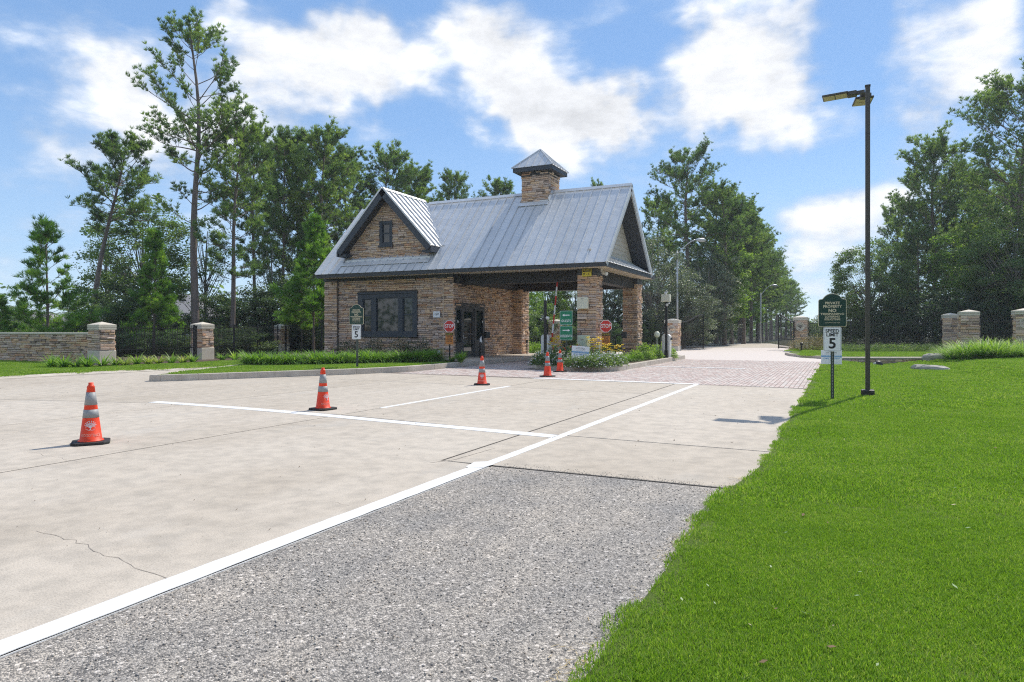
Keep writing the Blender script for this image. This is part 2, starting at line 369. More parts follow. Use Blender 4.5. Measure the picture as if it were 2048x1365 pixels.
# ------------------------------------------------------------------ mesh builder
class MB:
    def __init__(s): s.v = []; s.f = []; s.m = []
    def face(s, idx, mi=0): s.f.append(tuple(idx)); s.m.append(mi)
    def hexa(s, p, mi=0):
        """p: 8 points, bottom ring 0-3 then top ring 4-7"""
        b = len(s.v); s.v += [tuple(q) for q in p]
        for f in ((3, 2, 1, 0), (4, 5, 6, 7), (0, 1, 5, 4), (1, 2, 6, 5), (2, 3, 7, 6), (3, 0, 4, 7)):
            s.face([b + i for i in f], mi)
    def box(s, x0, y0, z0, x1, y1, z1, mi=0):
        if x0 > x1: x0, x1 = x1, x0
        if y0 > y1: y0, y1 = y1, y0
        if z0 > z1: z0, z1 = z1, z0
        s.hexa([(x0, y0, z0), (x1, y0, z0), (x1, y1, z0), (x0, y1, z0), (x0, y0, z1), (x1, y0, z1), (x1, y1, z1), (x0, y1, z1)], mi)
        return s
    def fbox(s, fr, u0, u1, v0, v1, n0, n1, mi=0):
        o, U, V, N = fr
        P = lambda u, v, n: o + U * u + V * v + N * n
        s.hexa([P(u0, v0, n0), P(u1, v0, n0), P(u1, v1, n0), P(u0, v1, n0), P(u0, v0, n1), P(u1, v0, n1), P(u1, v1, n1), P(u0, v1, n1)], mi)
        return s
    def prism(s, poly, z0, z1, mi=0, top=None):
        b = len(s.v); n = len(poly)
        zf = z1 if callable(z1) else (lambda x, y: z1)
        s.v += [(x, y, z0) for x, y in poly] + [(x, y, zf(x, y)) for x, y in poly]
        s.face([b + n - 1 - i for i in range(n)], mi); s.face([b + n + i for i in range(n)], mi if top is None else top)
        for i in range(n):
            j = (i + 1) % n; s.face([b + i, b + j, b + n + j, b + n + i], mi)
        return s
    def fprism(s, fr, poly, n0, n1, mi=0):
        o, U, V, N = fr; b = len(s.v); n = len(poly)
        s.v += [tuple(o + U * x + V * y + N * n0) for x, y in poly] + [tuple(o + U * x + V * y + N * n1) for x, y in poly]
        s.face([b + n - 1 - i for i in range(n)], mi); s.face([b + n + i for i in range(n)], mi)
        for i in range(n):
            j = (i + 1) % n; s.face([b + i, b + j, b + n + j, b + n + i], mi)
        return s
    def tube(s, pts, rad, n=6, mi=0, cap=True):
        pts = [Vector(p) for p in pts]
        if isinstance(rad, (int, float)): rad = [rad] * len(pts)
        rings = []
        for i, p in enumerate(pts):
            d = (pts[min(i + 1, len(pts) - 1)] - pts[max(i - 1, 0)]).normalized()
            a = d.cross(Vector((0, 0, 1)) if abs(d.z) < .9 else Vector((1, 0, 0))).normalized(); c = d.cross(a)
            b = len(s.v); rings.append(b)
            for k in range(n):
                t = 2 * math.pi * k / n; s.v.append(tuple(p + (a * math.cos(t) + c * math.sin(t)) * rad[i]))
        for i in range(len(rings) - 1):
            for k in range(n):
                a, b = rings[i], rings[i + 1]; s.face((a + k, b + k, b + (k + 1) % n, a + (k + 1) % n), mi)
        if cap:
            s.face([rings[0] + k for k in range(n)], mi); s.face([rings[-1] + n - 1 - k for k in range(n)], mi)
        return s
    def lathe(s, prof, n=24, mi=0, c=(0, 0, 0)):
        b0 = len(s.v)
        for r, z in prof:
            for k in range(n):
                t = 2 * math.pi * k / n; s.v.append((c[0] + r * math.cos(t), c[1] + r * math.sin(t), c[2] + z))
        for i in range(len(prof) - 1):
            for k in range(n):
                a = b0 + i * n; b = a + n; s.face((a + k, a + (k + 1) % n, b + (k + 1) % n, b + k), mi)
        s.face([b0 + n - 1 - k for k in range(n)], mi); s.face([b0 + (len(prof) - 1) * n + k for k in range(n)], mi)
        return s
    def build(s, name, mats, parent=None, off=(0, 0, 0), smooth=False, kind=None, label=None, bevel=0.0):
        me = bpy.data.meshes.new(name)
        vs = s.v if tuple(off) == (0, 0, 0) else [(x - off[0], y - off[1], z - off[2]) for x, y, z in s.v]
        me.from_pydata([tuple(q) for q in vs], [], s.f)
        if not isinstance(mats, (list, tuple)): mats = [mats]
        for m in mats: me.materials.append(m)
        if any(s.m): me.polygons.foreach_set('material_index', s.m)
        if smooth: me.polygons.foreach_set('use_smooth', [True] * len(me.polygons))
        me.update()
        o = bpy.data.objects.new(name, me); COL.objects.link(o)
        if bevel:
            b = o.modifiers.new('b', 'BEVEL'); b.width = bevel; b.segments = 2; b.limit_method = 'ANGLE'
        if parent is not None: o.parent = parent
        if kind: o['kind'] = kind
        if label: o['label'] = label
        return o


def tag(o, label, cat, group=None, kind=None):
    o['label'] = label; o['category'] = cat
    if group: o['group'] = group
    if kind: o['kind'] = kind
    return o


def thing(name, loc, label, cat, group=None, rz=0.0):
    o = bpy.data.objects.new(name, None); COL.objects.link(o); o.empty_display_size = .2
    o.location = loc; o.rotation_euler = (0, 0, rz)
    return tag(o, label, cat, group)


def dup(root, loc, rz, label, sc=1.0, group=None):
    r = root.copy(); COL.objects.link(r); r.location = loc; r.rotation_euler = (0, 0, rz)
    r.scale = (sc, sc, sc) if isinstance(sc, (int, float)) else sc
    r['label'] = label
    if group: r['group'] = group
    def rec(src, dst):
        for ch in src.children:
            c = ch.copy(); COL.objects.link(c); c.parent = dst; rec(ch, c)
    rec(root, r)
    return r


def structure(o, label=None):
    o['kind'] = 'structure'
    if label: o['label'] = label
    return o


def np_mesh(name, V, F, mat_, tint=None, smooth=False):
    """V (n,3), F (m,3|4) arrays -> mesh; tint per face"""
    me = bpy.data.meshes.new(name)
    me.vertices.add(len(V)); me.vertices.foreach_set('co', np.asarray(V, np.float32).ravel())
    F = np.asarray(F, np.int32); k = F.shape[1]
    me.loops.add(F.size); me.loops.foreach_set('vertex_index', F.ravel())
    me.polygons.add(len(F)); me.polygons.foreach_set('loop_start', np.arange(0, F.size, k, dtype=np.int32))
    me.polygons.foreach_set('loop_total', np.full(len(F), k, np.int32))
    me.update(calc_edges=True)
    if tint is not None:
        a = me.attributes.new('tint', 'FLOAT', 'FACE'); a.data.foreach_set('value', np.asarray(tint, np.float32))
    for m in (mat_ if isinstance(mat_, (list, tuple)) else [mat_]): me.materials.append(m)
    return me


def link_mesh(name, me, parent=None, loc=None, kind=None):
    o = bpy.data.objects.new(name, me); COL.objects.link(o)
    if parent is not None: o.parent = parent
    if loc is not None: o.location = loc
    if kind: o['kind'] = kind
    return o


# ------------------------------------------------------------------ lettering
_tc = {}
def text_polys(body, size, bold=0.0, spacing=1.0):
    key = (body, size, bold, spacing)
    if key in _tc: return _tc[key]
    cu = bpy.data.curves.new('t', 'FONT'); cu.body = body; cu.size = size; cu.align_x = 'CENTER'; cu.align_y = 'CENTER'
    cu.offset = bold; cu.space_character = spacing; cu.resolution_u = 3
    ob = bpy.data.objects.new('t', cu); COL.objects.link(ob)
    bpy.context.view_layer.update()
    me = bpy.data.meshes.new_from_object(ob.evaluated_get(bpy.context.evaluated_depsgraph_get()))
    v = [(p.co.x, p.co.y) for p in me.vertices]; f = [tuple(p.vertices) for p in me.polygons]
    bpy.data.objects.remove(ob); bpy.data.curves.remove(cu); bpy.data.meshes.remove(me)
    _tc[key] = (v, f); return v, f


def add_text(mb, body, size, fn, mi=0, bold=0.0, width=None, spacing=1.0, dx=0, dy=0):
    v, f = text_polys(body, size, bold, spacing)
    sx = 1.0
    if width:
        w = max(p[0] for p in v) - min(p[0] for p in v); sx = width / w
    b = len(mb.v)
    mb.v += [tuple(fn(x * sx + dx, y + dy)) for x, y in v]
    for q in f: mb.face([b + i for i in q], mi)


def tree_logo():
    """strokes (polyline, widths) of the leafy-tree emblem inside a unit circle"""
    r = random.Random(3); out = [([(0, -.62), (0, -.3), (0, .1)], [.13, .085, .07])]
    for a in (-80, -58, -36, -14, 12, 35, 57, 80):
        t = R(a); p = [(0, -.32 + .12 * math.cos(t)), (math.sin(t) * .35, -.12 + math.cos(t) * .32), (math.sin(t) * .68, .02 + math.cos(t) * .62)]
        out.append((p, [.06, .045, .03]))
        for s in (-1, 1):
            q = p[1]; w = t + s * .55
            out.append(([q, (q[0] + math.sin(w) * .22, q[1] + math.cos(w) * .2), (q[0] + math.sin(w + s * .4) * .36, q[1] + math.cos(w + s * .4) * .34)], [.04, .035, .03]))
            out.append(([p[2], (p[2][0] + math.sin(w) * .12, p[2][1] + math.cos(w) * .12)], [.07, .05]))
    for s in (-1, 1):
        out.append(([(0, -.55), (s * .15, -.66), (s * .36, -.66)], [.06, .04, .02]))
        out.append(([(s * .3, -.5), (s * .45, -.55), (s * .58, -.48)], [.03, .03, .02]))
    return out


def add_logo(mb, fn, scale, mi=0, fat=1.0):
    for pts, ws in tree_logo():
        b = len(mb.v)
        for i, (x, y) in enumerate(pts):
            x0, y0 = pts[max(i - 1, 0)]; x1, y1 = pts[min(i + 1, len(pts) - 1)]
            L = math.hypot(x1 - x0, y1 - y0) or 1; nx, ny = -(y1 - y0) / L, (x1 - x0) / L; w = ws[i] / 2 * fat
            mb.v.append(tuple(fn((x + nx * w) * scale, (y + ny * w) * scale))); mb.v.append(tuple(fn((x - nx * w) * scale, (y - ny * w) * scale)))
        for i in range(len(pts) - 1):
            mb.face((b + 2 * i + 1, b + 2 * i + 3, b + 2 * i + 2, b + 2 * i), mi)
#PART2

# ================================================================== GROUND
def gridz(x, y):
    """height of the right-hand lawn"""
    dip = -.20 * math.exp(-((x - 1.7) / 1.5) ** 2 - ((y - 32.5) / 4.0) ** 2)
    a = min(max((x - 3.0) / 2.5, 0), 1); b = min(max((y - 16) / 10, 0), 1)
    return .018 + dip + .20 * a * a * (3 - 2 * a) * b * b * (3 - 2 * b)


EDGE = [(-4, -.92), (2, -.90), (5.4, -.89), (5.98, -.86), (6.5, -.78), (6.9, -.74), (7.9, -.70), (16, -.69), (29, -.66), (34.5, -.62), (60, -.6)]
def edge(y):
    for (a, xa), (b, xb) in zip(EDGE, EDGE[1:]):
        if y <= b: return xa + (xb - xa) * (y - a) / (b - a)
    return EDGE[-1][1]


g = MB(); g.face([g.v.append(p) or len(g.v) - 1 for p in ((-255, -255, -.32), (255, -255, -.32), (255, 255, -.32), (-255, 255, -.32))])
structure(g.build('ground', M_WOODS), 'brown and green woodland floor around the gatehouse')

road = bpy.data.objects.new('road', None); COL.objects.link(road); structure(road, 'pale concrete entrance road laid in jointed slabs')
bed = MB(); bed.box(-45, -6, -.3, -3.09, 17.2, -.004); bed.box(-3.0899, 5.95, -.3, -.60, 17.2, -.0045); bed.box(-21, 17.2, -.3, -12.0, 60, -.0042)
bed.build('road_bed', M_JOINT, road)

GAP = .016
def slab(poly, name='slab'):
    # pull every slab in by half a joint
    n = len(poly); cx = sum(p[0] for p in poly) / n; cy = sum(p[1] for p in poly) / n
    q = [(x + (GAP if x < cx else -GAP), y + (GAP if y < cy else -GAP)) for x, y in poly]
    m = MB(); m.prism(q, -.2, 0); return m.build(name, M_CONC, road, bevel=.006)


J = lambda x: 8.02 + .0 if x > -3.3 else (8.02 + (-3.3 - x) * .115 if x > -7.05 else (8.46 + (-7.05 - x) * .02 if x > -11.4 else 8.55 - (-11.4 - x) * .35))
slab([(-7.05, -5), (-3.085, -5), (-3.085, 5.93), (-3.66, 5.97), (-3.66, J(-3.66)), (-7.05, J(-7.05))])
slab([(-3.66, 5.95), (-.58, 5.95), (-.58, 7.92), (-3.66, 8.06)])
slab([(-3.66, 8.06), (-.58, 7.92), (-.58, 16.72), (-3.66, 16.86)])
slab([(-7.05, J(-7.05)), (-3.66, J(-3.66)), (-3.66, 14.0), (-7.05, 14.3)])
slab([(-7.05, 14.3), (-3.66, 14.0), (-3.66, 16.86), (-7.05, 17.02)])
slab([(-10.5, -5), (-7.05, -5), (-7.05, J(-7.05)), (-10.5, J(-10.5))])
slab([(-10.5, J(-10.5)), (-7.05, J(-7.05)), (-7.05, 14.3), (-10.5, 14.5)])
slab([(-10.5, 14.5), (-7.05, 14.3), (-7.05, 17.02), (-10.5, 17.15)])
slab([(-14, -5), (-10.5, -5), (-10.5, J(-10.5)), (-14, J(-14))])
slab([(-14, J(-14)), (-10.5, J(-10.5)), (-10.5, 14.5), (-14, 14.6)])
slab([(-14, 14.6), (-10.5, 14.5), (-10.5, 17.15), (-14, 17.2)])
slab([(-20.4, -5), (-14, -5), (-14, J(-14)), (-20.4, 5.5)])
slab([(-20.4, 5.5), (-14, J(-14)), (-14, 17.2), (-20.35, 12.2)])
slab([(-20.35, 12.2), (-14, 17.2), (-14.5, 24), (-19.4, 17.5)]); slab([(-19.4, 17.5), (-14.5, 24), (-14.5, 40), (-19.2, 40)])
slab([(-27, -5), (-20.4, -5), (-20.4, 5.5), (-27, 3)])
# fine cracks, dark with dirt
def crack(pts, w, name='crack', jit=.022):
    m = MB(); P = []
    for (a, b) in zip(pts, pts[1:]):
        a = Vector(a); b = Vector(b); n = max(2, int((b - a).length / .07))
        for i in range(n):
            q = a.lerp(b, i / n); P.append(Vector((q.x + rnd.uniform(-jit, jit), q.y + rnd.uniform(-jit, jit), 0)))
    P.append(Vector(pts[-1]))
    for i, p in enumerate(P):
        d = (P[min(i + 1, len(P) - 1)] - P[max(i - 1, 0)]).normalized(); nn = Vector((-d.y, d.x, 0)) * w * rnd.uniform(.3, 1) * .5
        m.v += [tuple(p + nn + Vector((0, 0, .002))), tuple(p - nn + Vector((0, 0, .002)))]
    for i in range(len(P) - 1): m.face((2 * i, 2 * i + 1, 2 * i + 3, 2 * i + 2))
    return m.build(name, mat('crack_line', (.25, .22, .19), .95), road)
crack([gp(80, 1062), gp(150, 1082), gp(200, 1105), gp(235, 1118), gp(290, 1140), gp(340, 1160)], .005)
crack([gp(560, 1010), gp(640, 1000), gp(700, 1012)], .003)
crack([gp(830, 805), gp(960, 800), gp(1010, 806)], .006)
crack([gp(60, 905), gp(160, 925)], .003)
crack([gp(860, 926), gp(905, 921), gp(990, 897)], .012, jit=.006)
crack([gp(0, 762), gp(60, 755), (-19.6, 13.8, 0)], .02)

# chip-seal shoulder
m = MB(); m.prism([(-3.12, -6), (-.5, -6), (-.5, 5.958), (-3.12, 5.958)], -.3, -.009)
structure(m.build('gravel_shoulder', M_CHIP), 'grey crushed-stone shoulder beside the white edge line')

# painted markings, each 4 mm proud
def strip(name, pts, label):
    m = MB(); m.prism(pts, .0005, .004); o = m.build(name, M_PAINT); structure(o, label); return o
def wob(x0, x1, y0, y1, n=50, j=.004):
    a = [(x0 + rnd.uniform(-j, j), y0 + (y1 - y0) * i / n) for i in range(n + 1)]
    b = [(x1 + rnd.uniform(-j, j), y0 + (y1 - y0) * i / n) for i in range(n + 1)]
    return b + a[::-1]
strip('edge_line', wob(-3.235, -3.088, -4, 5.92, 70), 'thick white line along the crushed-stone shoulder')
strip('edge_line', wob(-3.20, -3.085, 5.96, 16.86, 60), 'thinner white line running on to the brick pavers')
m = MB(); m.prism([(-3.26, 5.75), (-3.1, 5.8), (-3.07, 5.97), (-3.14, 6.12), (-3.3, 6.0)], .0045, .007); o = m.build('edge_line_patch', M_PAINT); structure(o, 'white paint blob where the two edge lines meet')
m = MB(); m.box(-3.088, -4, -.06, -3.083, 5.9, -.004); structure(m.build('painted_slab_edge', M_PAINT), 'painted slab edge above the crushed stone')
b0 = [(-11.4, 8.36), (-10.4, 8.36), (-9.3, 8.33), (-8.2, 8.27), (-7.3, 8.2), (-6, 8.05), (-4.6, 7.92), (-3.19, 7.78)]
strip('stop_line', [(x, y) for x, y in b0] + [(x, y + .23) for x, y in b0[::-1]], 'white stop line crossing both lanes before the cones')
strip('lane_line', wob(-7.08, -6.97, 9.5, 14.5, 30), 'white lane line between the cones and the edge line')
strip('paver_front_line', [(-7.6, 17.06), (-3.1, 16.88), (-3.1, 17.12), (-7.6, 17.3)], 'white line along the front of the brick pavers')
m = MB(); m.prism([(-6.35, 24.35), (-2.9, 24.2), (-2.9, 24.42), (-6.35, 24.57)], .002, .012); structure(m.build('paver_stop_line', M_PAINT), 'white stop line painted on the brick pavers')

# brick pavers: the near ones piece by piece
pav = bpy.data.objects.new('paver_road', None); COL.objects.link(pav); structure(pav, 'pinkish brick-paved drive in front of the gatehouse')
m = MB(); m.box(-12.5, 17.2001, -.3, -.58, 31.0, -.0035); m.box(-7.2, 16.8, -.3, -.58, 17.2, -.0038); m.build('paver_bedding', mat('paver_sand', (.17, .14, .12), .95, var=(.24, .20, .17), vscale=9, coords='World'), pav)
FX0 = lambda y: 17.15 + (x_ + 7.29) * -.08
bme = MB(); bme.box(-.5, -.5, -.5, .5, .5, .5)
brick_me = bpy.data.meshes.new('brick'); brick_me.from_pydata(bme.v, [], bme.f); brick_me.materials.append(BRICKS[0])
cand = []
x = -12.2; ci = 0
while x < -.72:
    fy = 17.32 + (x + 7.29) * -.095 if x > -7.6 else 17.36
    if x > -3.1: fy = 16.93 - (x + 3.1) * .05
    border = x > -.95
    y = fy + (.11 if ci % 2 else 0); 
    if ci % 2: cand.append((x, fy, x + .1, fy + .105))
    while y < 31:
        cand.append((x, y, x + .1, y + .21)); y += .213
    x += .104; ci += 1
def depth(x, y): return -SN * x + CS * y
cand = [c for c in cand if not (-9.75 < c[0] < -6.5 and c[1] > 20.8)]
cand.sort(key=lambda c: depth(c[0], c[1]) + (0 if c[0] > -4.2 else 30))
rest = MB()
for i, (x0, y0, x1, y1) in enumerate(cand):
    dz = rnd.uniform(-.0015, .003); mi = rnd.choices(range(4), [3, 2.4, 2, 2])[0]
    if i < 300:
        o = bpy.data.objects.new('brick', brick_me); COL.objects.link(o); o.parent = pav
        o.location = ((x0 + x1) / 2, (y0 + y1) / 2, -.03 + dz); o.scale = (x1 - x0 - .012, y1 - y0 - .016, .06)
        o.material_slots[0].link = 'OBJECT'; o.material_slots[0].material = BRICKS[mi]
    else:
        x0 += .006; y0 += .008; x1 -= .006; y1 -= .008; b = len(rest.v); z = dz
        rest.v += [(x0, y0, -.02), (x1, y0, -.02), (x1, y1, -.02), (x0, y1, -.02), (x0, y0, z), (x1, y0, z), (x1, y1, z), (x0, y1, z)]
        for f in ((4, 5, 6, 7), (0, 1, 5, 4), (1, 2, 6, 5), (3, 0, 4, 7)): rest.face([b + k for k in f], mi)
rest.build('brick_field', BRICKS, pav, kind='stuff')
m = MB(); m.prism([(-14.5, 30.98), (-.6, 30.98), (-.8, 34.5), (-2.6, 39), (-2.3, 46), (-3.5, 58), (-6, 70), (-17, 70), (-13, 52), (-10.8, 45), (-10.5, 40), (-14.5, 40)], -.3, -.004)
m.build('paver_distance', BRICKS[2], pav)
m = MB(); m.prism([(-10.2, 52), (-3.4, 54), (-6, 70), (-14, 70)], -.003, .004); m.build('far_drive', M_CONC, pav)


def inset(poly, d):
    n = len(poly); out = []
    area = sum(poly[i][0] * poly[(i + 1) % n][1] - poly[(i + 1) % n][0] * poly[i][1] for i in range(n))
    sg = 1 if area > 0 else -1
    for i in range(n):
        p0, p1, p2 = Vector(poly[i - 1]), Vector(poly[i]), Vector(poly[(i + 1) % n])
        a = (p1 - p0).normalized(); b = (p2 - p1).normalized()
        na = Vector((-a.y, a.x)) * sg; nb = Vector((-b.y, b.x)) * sg
        nn = (na + nb).normalized(); k = d / max(.4, nn.dot(na)); out.append(tuple(p1 + nn * k))
    return out


def island(name, poly, label, fill, fillname, kh=.17, kw=.17):
    root = bpy.data.objects.new(name, None); COL.objects.link(root); structure(root, label)
    n = len(poly); inn = inset(poly, kw)
    # kerb built in cast lengths
    seg = 0
    for i in range(n):
        a, b = Vector(poly[i]), Vector(poly[(i + 1) % n]); c, d = Vector(inn[i]), Vector(inn[(i + 1) % n])
        L = (b - a).length; k = max(1, round(L / 3.0))
        for j in range(k):
            t0, t1 = j / k, (j + 1) / k; g = .006 / L if k > 1 or L > 2 else 0
            q = [a.lerp(b, t0 + g), a.lerp(b, t1 - g), c.lerp(d, t1 - g), c.lerp(d, t0 + g)]
            q2 = [q[0].lerp(q[3], .12), q[1].lerp(q[2], .12), q[2], q[3]]
            m = MB(); m.hexa([(*v, -.2) for v in q] + [(*v, kh) for v in q2]); m.build('kerb', M_KERB, root, bevel=.015)
    m = MB(); m.prism(inn, -.2, kh - .01); m.build(fillname, fill, root)
    return root, inn
ISL = [(-15.75, 11.9), (-15.2, 12.6), (-14.85, 13.25), (-14.2, 14.3), (-13.55, 15.4), (-13.0, 16.35), (-12.68, 17.15), (-12.42, 18.2), (-12.3, 19.6), (-12.3, 31),
       (-19.3, 31), (-19.0, 20), (-18.6, 17.6), (-17.6, 15.2), (-16.6, 12.9), (-16.25, 12.0), (-16.0, 11.75)]
isl, inn = island('gatehouse_island', ISL, 'kerbed island of lawn under and before the gatehouse', M_LAWN, 'lawn_bed')
m = MB(); m.prism([(-14.35, 22.3), (-12.45, 22.3), (-12.45, 30.9), (-14.35, 30.9)], .1, .175); m.build('sidewalk', M_CONC, isl)
m = MB(); m.prism([(-18.9, 18.6), (-17.6, 19.1), (-15.6, 20.6), (-14.0, 21.5), (-12.5, 21.4), (-12.5, 22.28), (-14.34, 22.28), (-14.34, 24.2), (-22.5, 24.2), (-22.5, 22)], .1, .168); m.build('mulch_bed', M_MULCH, isl)
FISL = [(-6.35, 31.5), (-9.9, 31.5), (-9.9, 22.6), (-9.75, 21.9), (-9.3, 21.3), (-8.6, 20.95), (-7.6, 20.75), (-6.95, 20.72), (-6.6, 20.9), (-6.42, 21.3), (-6.35, 22)]
fis, finn = island('flower_island', FISL, 'kerbed flower island under the two free-standing stone columns', M_MULCH, 'mulch_bed')

# right lawn sheet
ys = [-4 + i * .5 for i in range(90)]; nx = 40; V = []; F = []
for y in ys:
    e = edge(y)
    for i in range(nx):
        t = i / (nx - 1); x = e + (26 - e) * t ** 1.7; V.append((x, y, gridz(x, y) if i else -.02))
for j in range(len(ys) - 1):
    for i in range(nx - 1): a = j * nx + i; F.append((a, a + 1, a + nx + 1, a + nx))
o = link_mesh('lawn', np_mesh('lawn', np.array(V), F, M_LAWN, smooth=True)); structure(o, 'bright green verge beside the road')
TER = [(-2.65, 39), (-2.3, 37.2), (-1.5, 35.4), (-.8, 34.3), (-.2, 33.75), (.5, 33.8), (3.6, 35.3), (6, 36.2), (22, 40), (22, 60), (-2.2, 60), (-2.5, 46)]
ter = bpy.data.objects.new('upper_lawn', None); COL.objects.link(ter); structure(ter, 'lawn behind the low kerb and culvert headwall')
for i in range(7):
    a, b = Vector(TER[i]), Vector(TER[i + 1]); ii = inset(TER, .18); c, d = Vector(ii[i]), Vector(ii[i + 1])
    m = MB(); m.hexa([(*a, -.3), (*b, -.3), (*d, -.3), (*c, -.3), (*a, .125), (*b, .125), (*d, .125), (*c, .125)]); m.build('kerb', M_KERB, ter)
m = MB(); m.prism(inset(TER, .18), -.3, .12); m.build('lawn_bed', M_LAWN, ter)
# left lawn
LL = [(-45, -5), (-20.75, -5), (-20.75, 5), (-20.6, 12.4), (-19.75, 17.5), (-19.5, 40), (-27, 40), (-26, 17), (-45, 15.2)]
m = MB(); m.prism(LL, -.3, .05); o = m.build('left_lawn', M_LAWN); structure(o, 'green verge in front of the low stone wall')
kb = bpy.data.objects.new('left_kerb', None); COL.objects.link(kb); structure(kb, 'flush concrete edging of the left verge')
for (a, b) in (((-20.75, -5), (-20.75, 5)), ((-20.75, 5), (-20.6, 12.4)), ((-20.6, 12.4), (-19.75, 17.5)), ((-19.75, 17.5), (-19.5, 40))):
    m = MB(); m.hexa([(a[0], a[1], -.2), (a[0] + .35, a[1], -.2), (b[0] + .35, b[1], -.2), (b[0], b[1], -.2), (a[0], a[1], .06), (a[0] + .35, a[1], .012), (b[0] + .35, b[1], .012), (b[0], b[1], .06)]); m.build('kerb', M_KERB, kb)
m = MB(); m.prism([(-45, 16.9), (-25.6, 15.9), (-24.6, 14.9), (-22.9, 14.9), (-22.3, 17), (-22.2, 22), (-22.4, 28), (-30, 32), (-30, 18)], .03, .058); structure(m.build('fence_bed', M_MULCH), 'mulched bed along the iron fence')

# ================================================================== STONEWORK
def unit_stone(seed):
    r = random.Random(seed); c = .5
    P = []
    for z in (-1, 1):
        for sx, sy in ((-1, -1), (1, -1), (1, 1), (-1, 1)): P.append([sx * c, sy * c, z * c])
    # front face (y = -.5) inset and jittered: rough split face with chamfered edge
    m = MB(); m.v = [tuple(p) for p in P]
    for f in ((3, 2, 1, 0), (4, 5, 6, 7), (1, 2, 6, 5), (2, 3, 7, 6), (3, 0, 4, 7)): m.face(f)
    k = []
    for (sx, sz) in ((-1, -1), (1, -1), (1, 1), (-1, 1)):
        k.append(len(m.v)); m.v.append((sx * (.5 - r.uniform(.015, .05)), -.5 - r.uniform(.10, .45), sz * (.5 - r.uniform(.05, .17))))
    ctr = len(m.v); m.v.append((r.uniform(-.2, .2), -.5 - r.uniform(.25, .6), r.uniform(-.2, .2)))
    q = [0, 1, 5, 4]
    for i in range(4): m.face((q[i], q[(i + 1) % 4], k[(i + 1) % 4], k[i])); m.face((k[i], k[(i + 1) % 4], ctr))
    me = bpy.data.meshes.new('stone'); me.from_pydata(m.v, [], m.f); me.materials.append(STONES[0]); me.update(); return me, m.v, m.f
UST = [unit_stone(i) for i in range(6)]


def courses(w, h, spans, r, cmin=.050, cmax=.112, lmin=.12, lmax=.50):
    """ledge-stone layout: list of (u0,u1,v0,v1)"""
    out = []; v = 0
    while v < h - .02:
        ch = min(r.uniform(cmin, cmax), h - v)
        if h - v - ch < cmin * .6: ch = h - v
        for (a, b) in spans(v + ch / 2):
            u = a
            while u < b - .01:
                L = r.uniform(lmin, lmax)
                if b - u - L < lmin: L = b - u
                u1 = min(u + L, b)
                if ch > .095 and r.random() < .3:
                    out.append((u, u1, v, v + ch * .5)); out.append((u, u1, v + ch * .5, v + ch))
                else: out.append((u, u1, v, v + ch))
                u = u1
        v += ch
    return out


def stonework(root, faces, n_ind, seed, joined_name='stone_cladding', off=(0, 0, 0), **kw):
    """faces: list of (frame, w, h, spans, priority); frame N points outward"""
    r = random.Random(seed); allst = []
    for fr, w, h, spans, pr in faces:
        for s in courses(w, h, spans, r, **kw): allst.append((fr, s, pr, r.uniform(.010, .055), r.choices(range(8), SW)[0], r.randrange(6)))
    order = sorted(range(len(allst)), key=lambda i: -allst[i][2] * (allst[i][1][1] - allst[i][1][0]) * (allst[i][1][3] - allst[i][1][2]) ** .5)
    ind = set(order[:n_ind]); mb = MB(); G = .0055
    for i, (fr, (u0, u1, v0, v1), pr, dep, mi, us) in enumerate(allst):
        O, U, Vv, N = fr; me, vs, fs = UST[us]
        c = O + U * ((u0 + u1) / 2) + Vv * ((v0 + v1) / 2) + N * (dep / 2 - .004)
        sx, sy, sz = (u1 - u0) - G * 2, dep + .008, (v1 - v0) - G * 2
        if i in ind:
            o = bpy.data.objects.new('stone', me); COL.objects.link(o); o.parent = root
            rot = Matrix((U, -N, Vv)).transposed()
            o.matrix_local = Matrix.Translation(c - Vector(off)) @ rot.to_4x4() @ Matrix.Diagonal((sx, sy, sz, 1))
            o.material_slots[0].link = 'OBJECT'; o.material_slots[0].material = STONES[mi]
        else:
            b = len(mb.v)
            for x, y, z in vs: mb.v.append(tuple(c + U * (x * sx) - N * (y * sy) + Vv * (z * sz)))
            for f in fs: mb.face([b + k for k in f], mi)
    if mb.v: mb.build(joined_name, STONES, root, off=off, kind='stuff')


VX, VY, VZ = Vector((1, 0, 0)), Vector((0, 1, 0)), Vector((0, 0, 1))
def face_front(x0, x1, y, z0): return (Vector((x0, y, z0)), VX, VZ, -VY)          # faces -Y
def face_right(y0, x, z0): return (Vector((x, y0, z0)), VY, VZ, VX)             # faces +X, u runs +Y
def face_left(y1, x, z0): return (Vector((x, y1, z0)), -VY, VZ, -VX)
def full(a, b): return lambda v: [(a, b)]

# ================================================================== GATEHOUSE
XL, XR, Y0, Y1 = -20.83, -14.2, 24.0, 30.35
ZB, ZT = .15, 3.48
EX0, EX1, EY0, EY1, EZ = -20.80, -7.50, 23.35, 29.93, 3.76
RY = (EY0 + EY1) / 2; RZ = 7.12; SL = (RZ - EZ) / (RY - EY0)
GH0 = Vector((-15.5, 24.0, .15))
gh = thing('gatehouse', GH0, 'stone gatehouse with a grey standing-seam metal roof and drive-through portico', 'gatehouse')
def gp_(mb, name, mats, parent=gh, **k): return mb.build(name, mats, parent, off=GH0, **k)

m = MB(); m.box(XL + .05, Y0 + .13, -.1, XR - .05, Y1 - .05, 3.55)
m.box(XL + .02, Y0 + .02, -.1, XL + .66, Y0 + .5, 3.5); m.box(-15.13, Y0 + .02, -.1, XR - .02, Y0 + .5, 3.5)
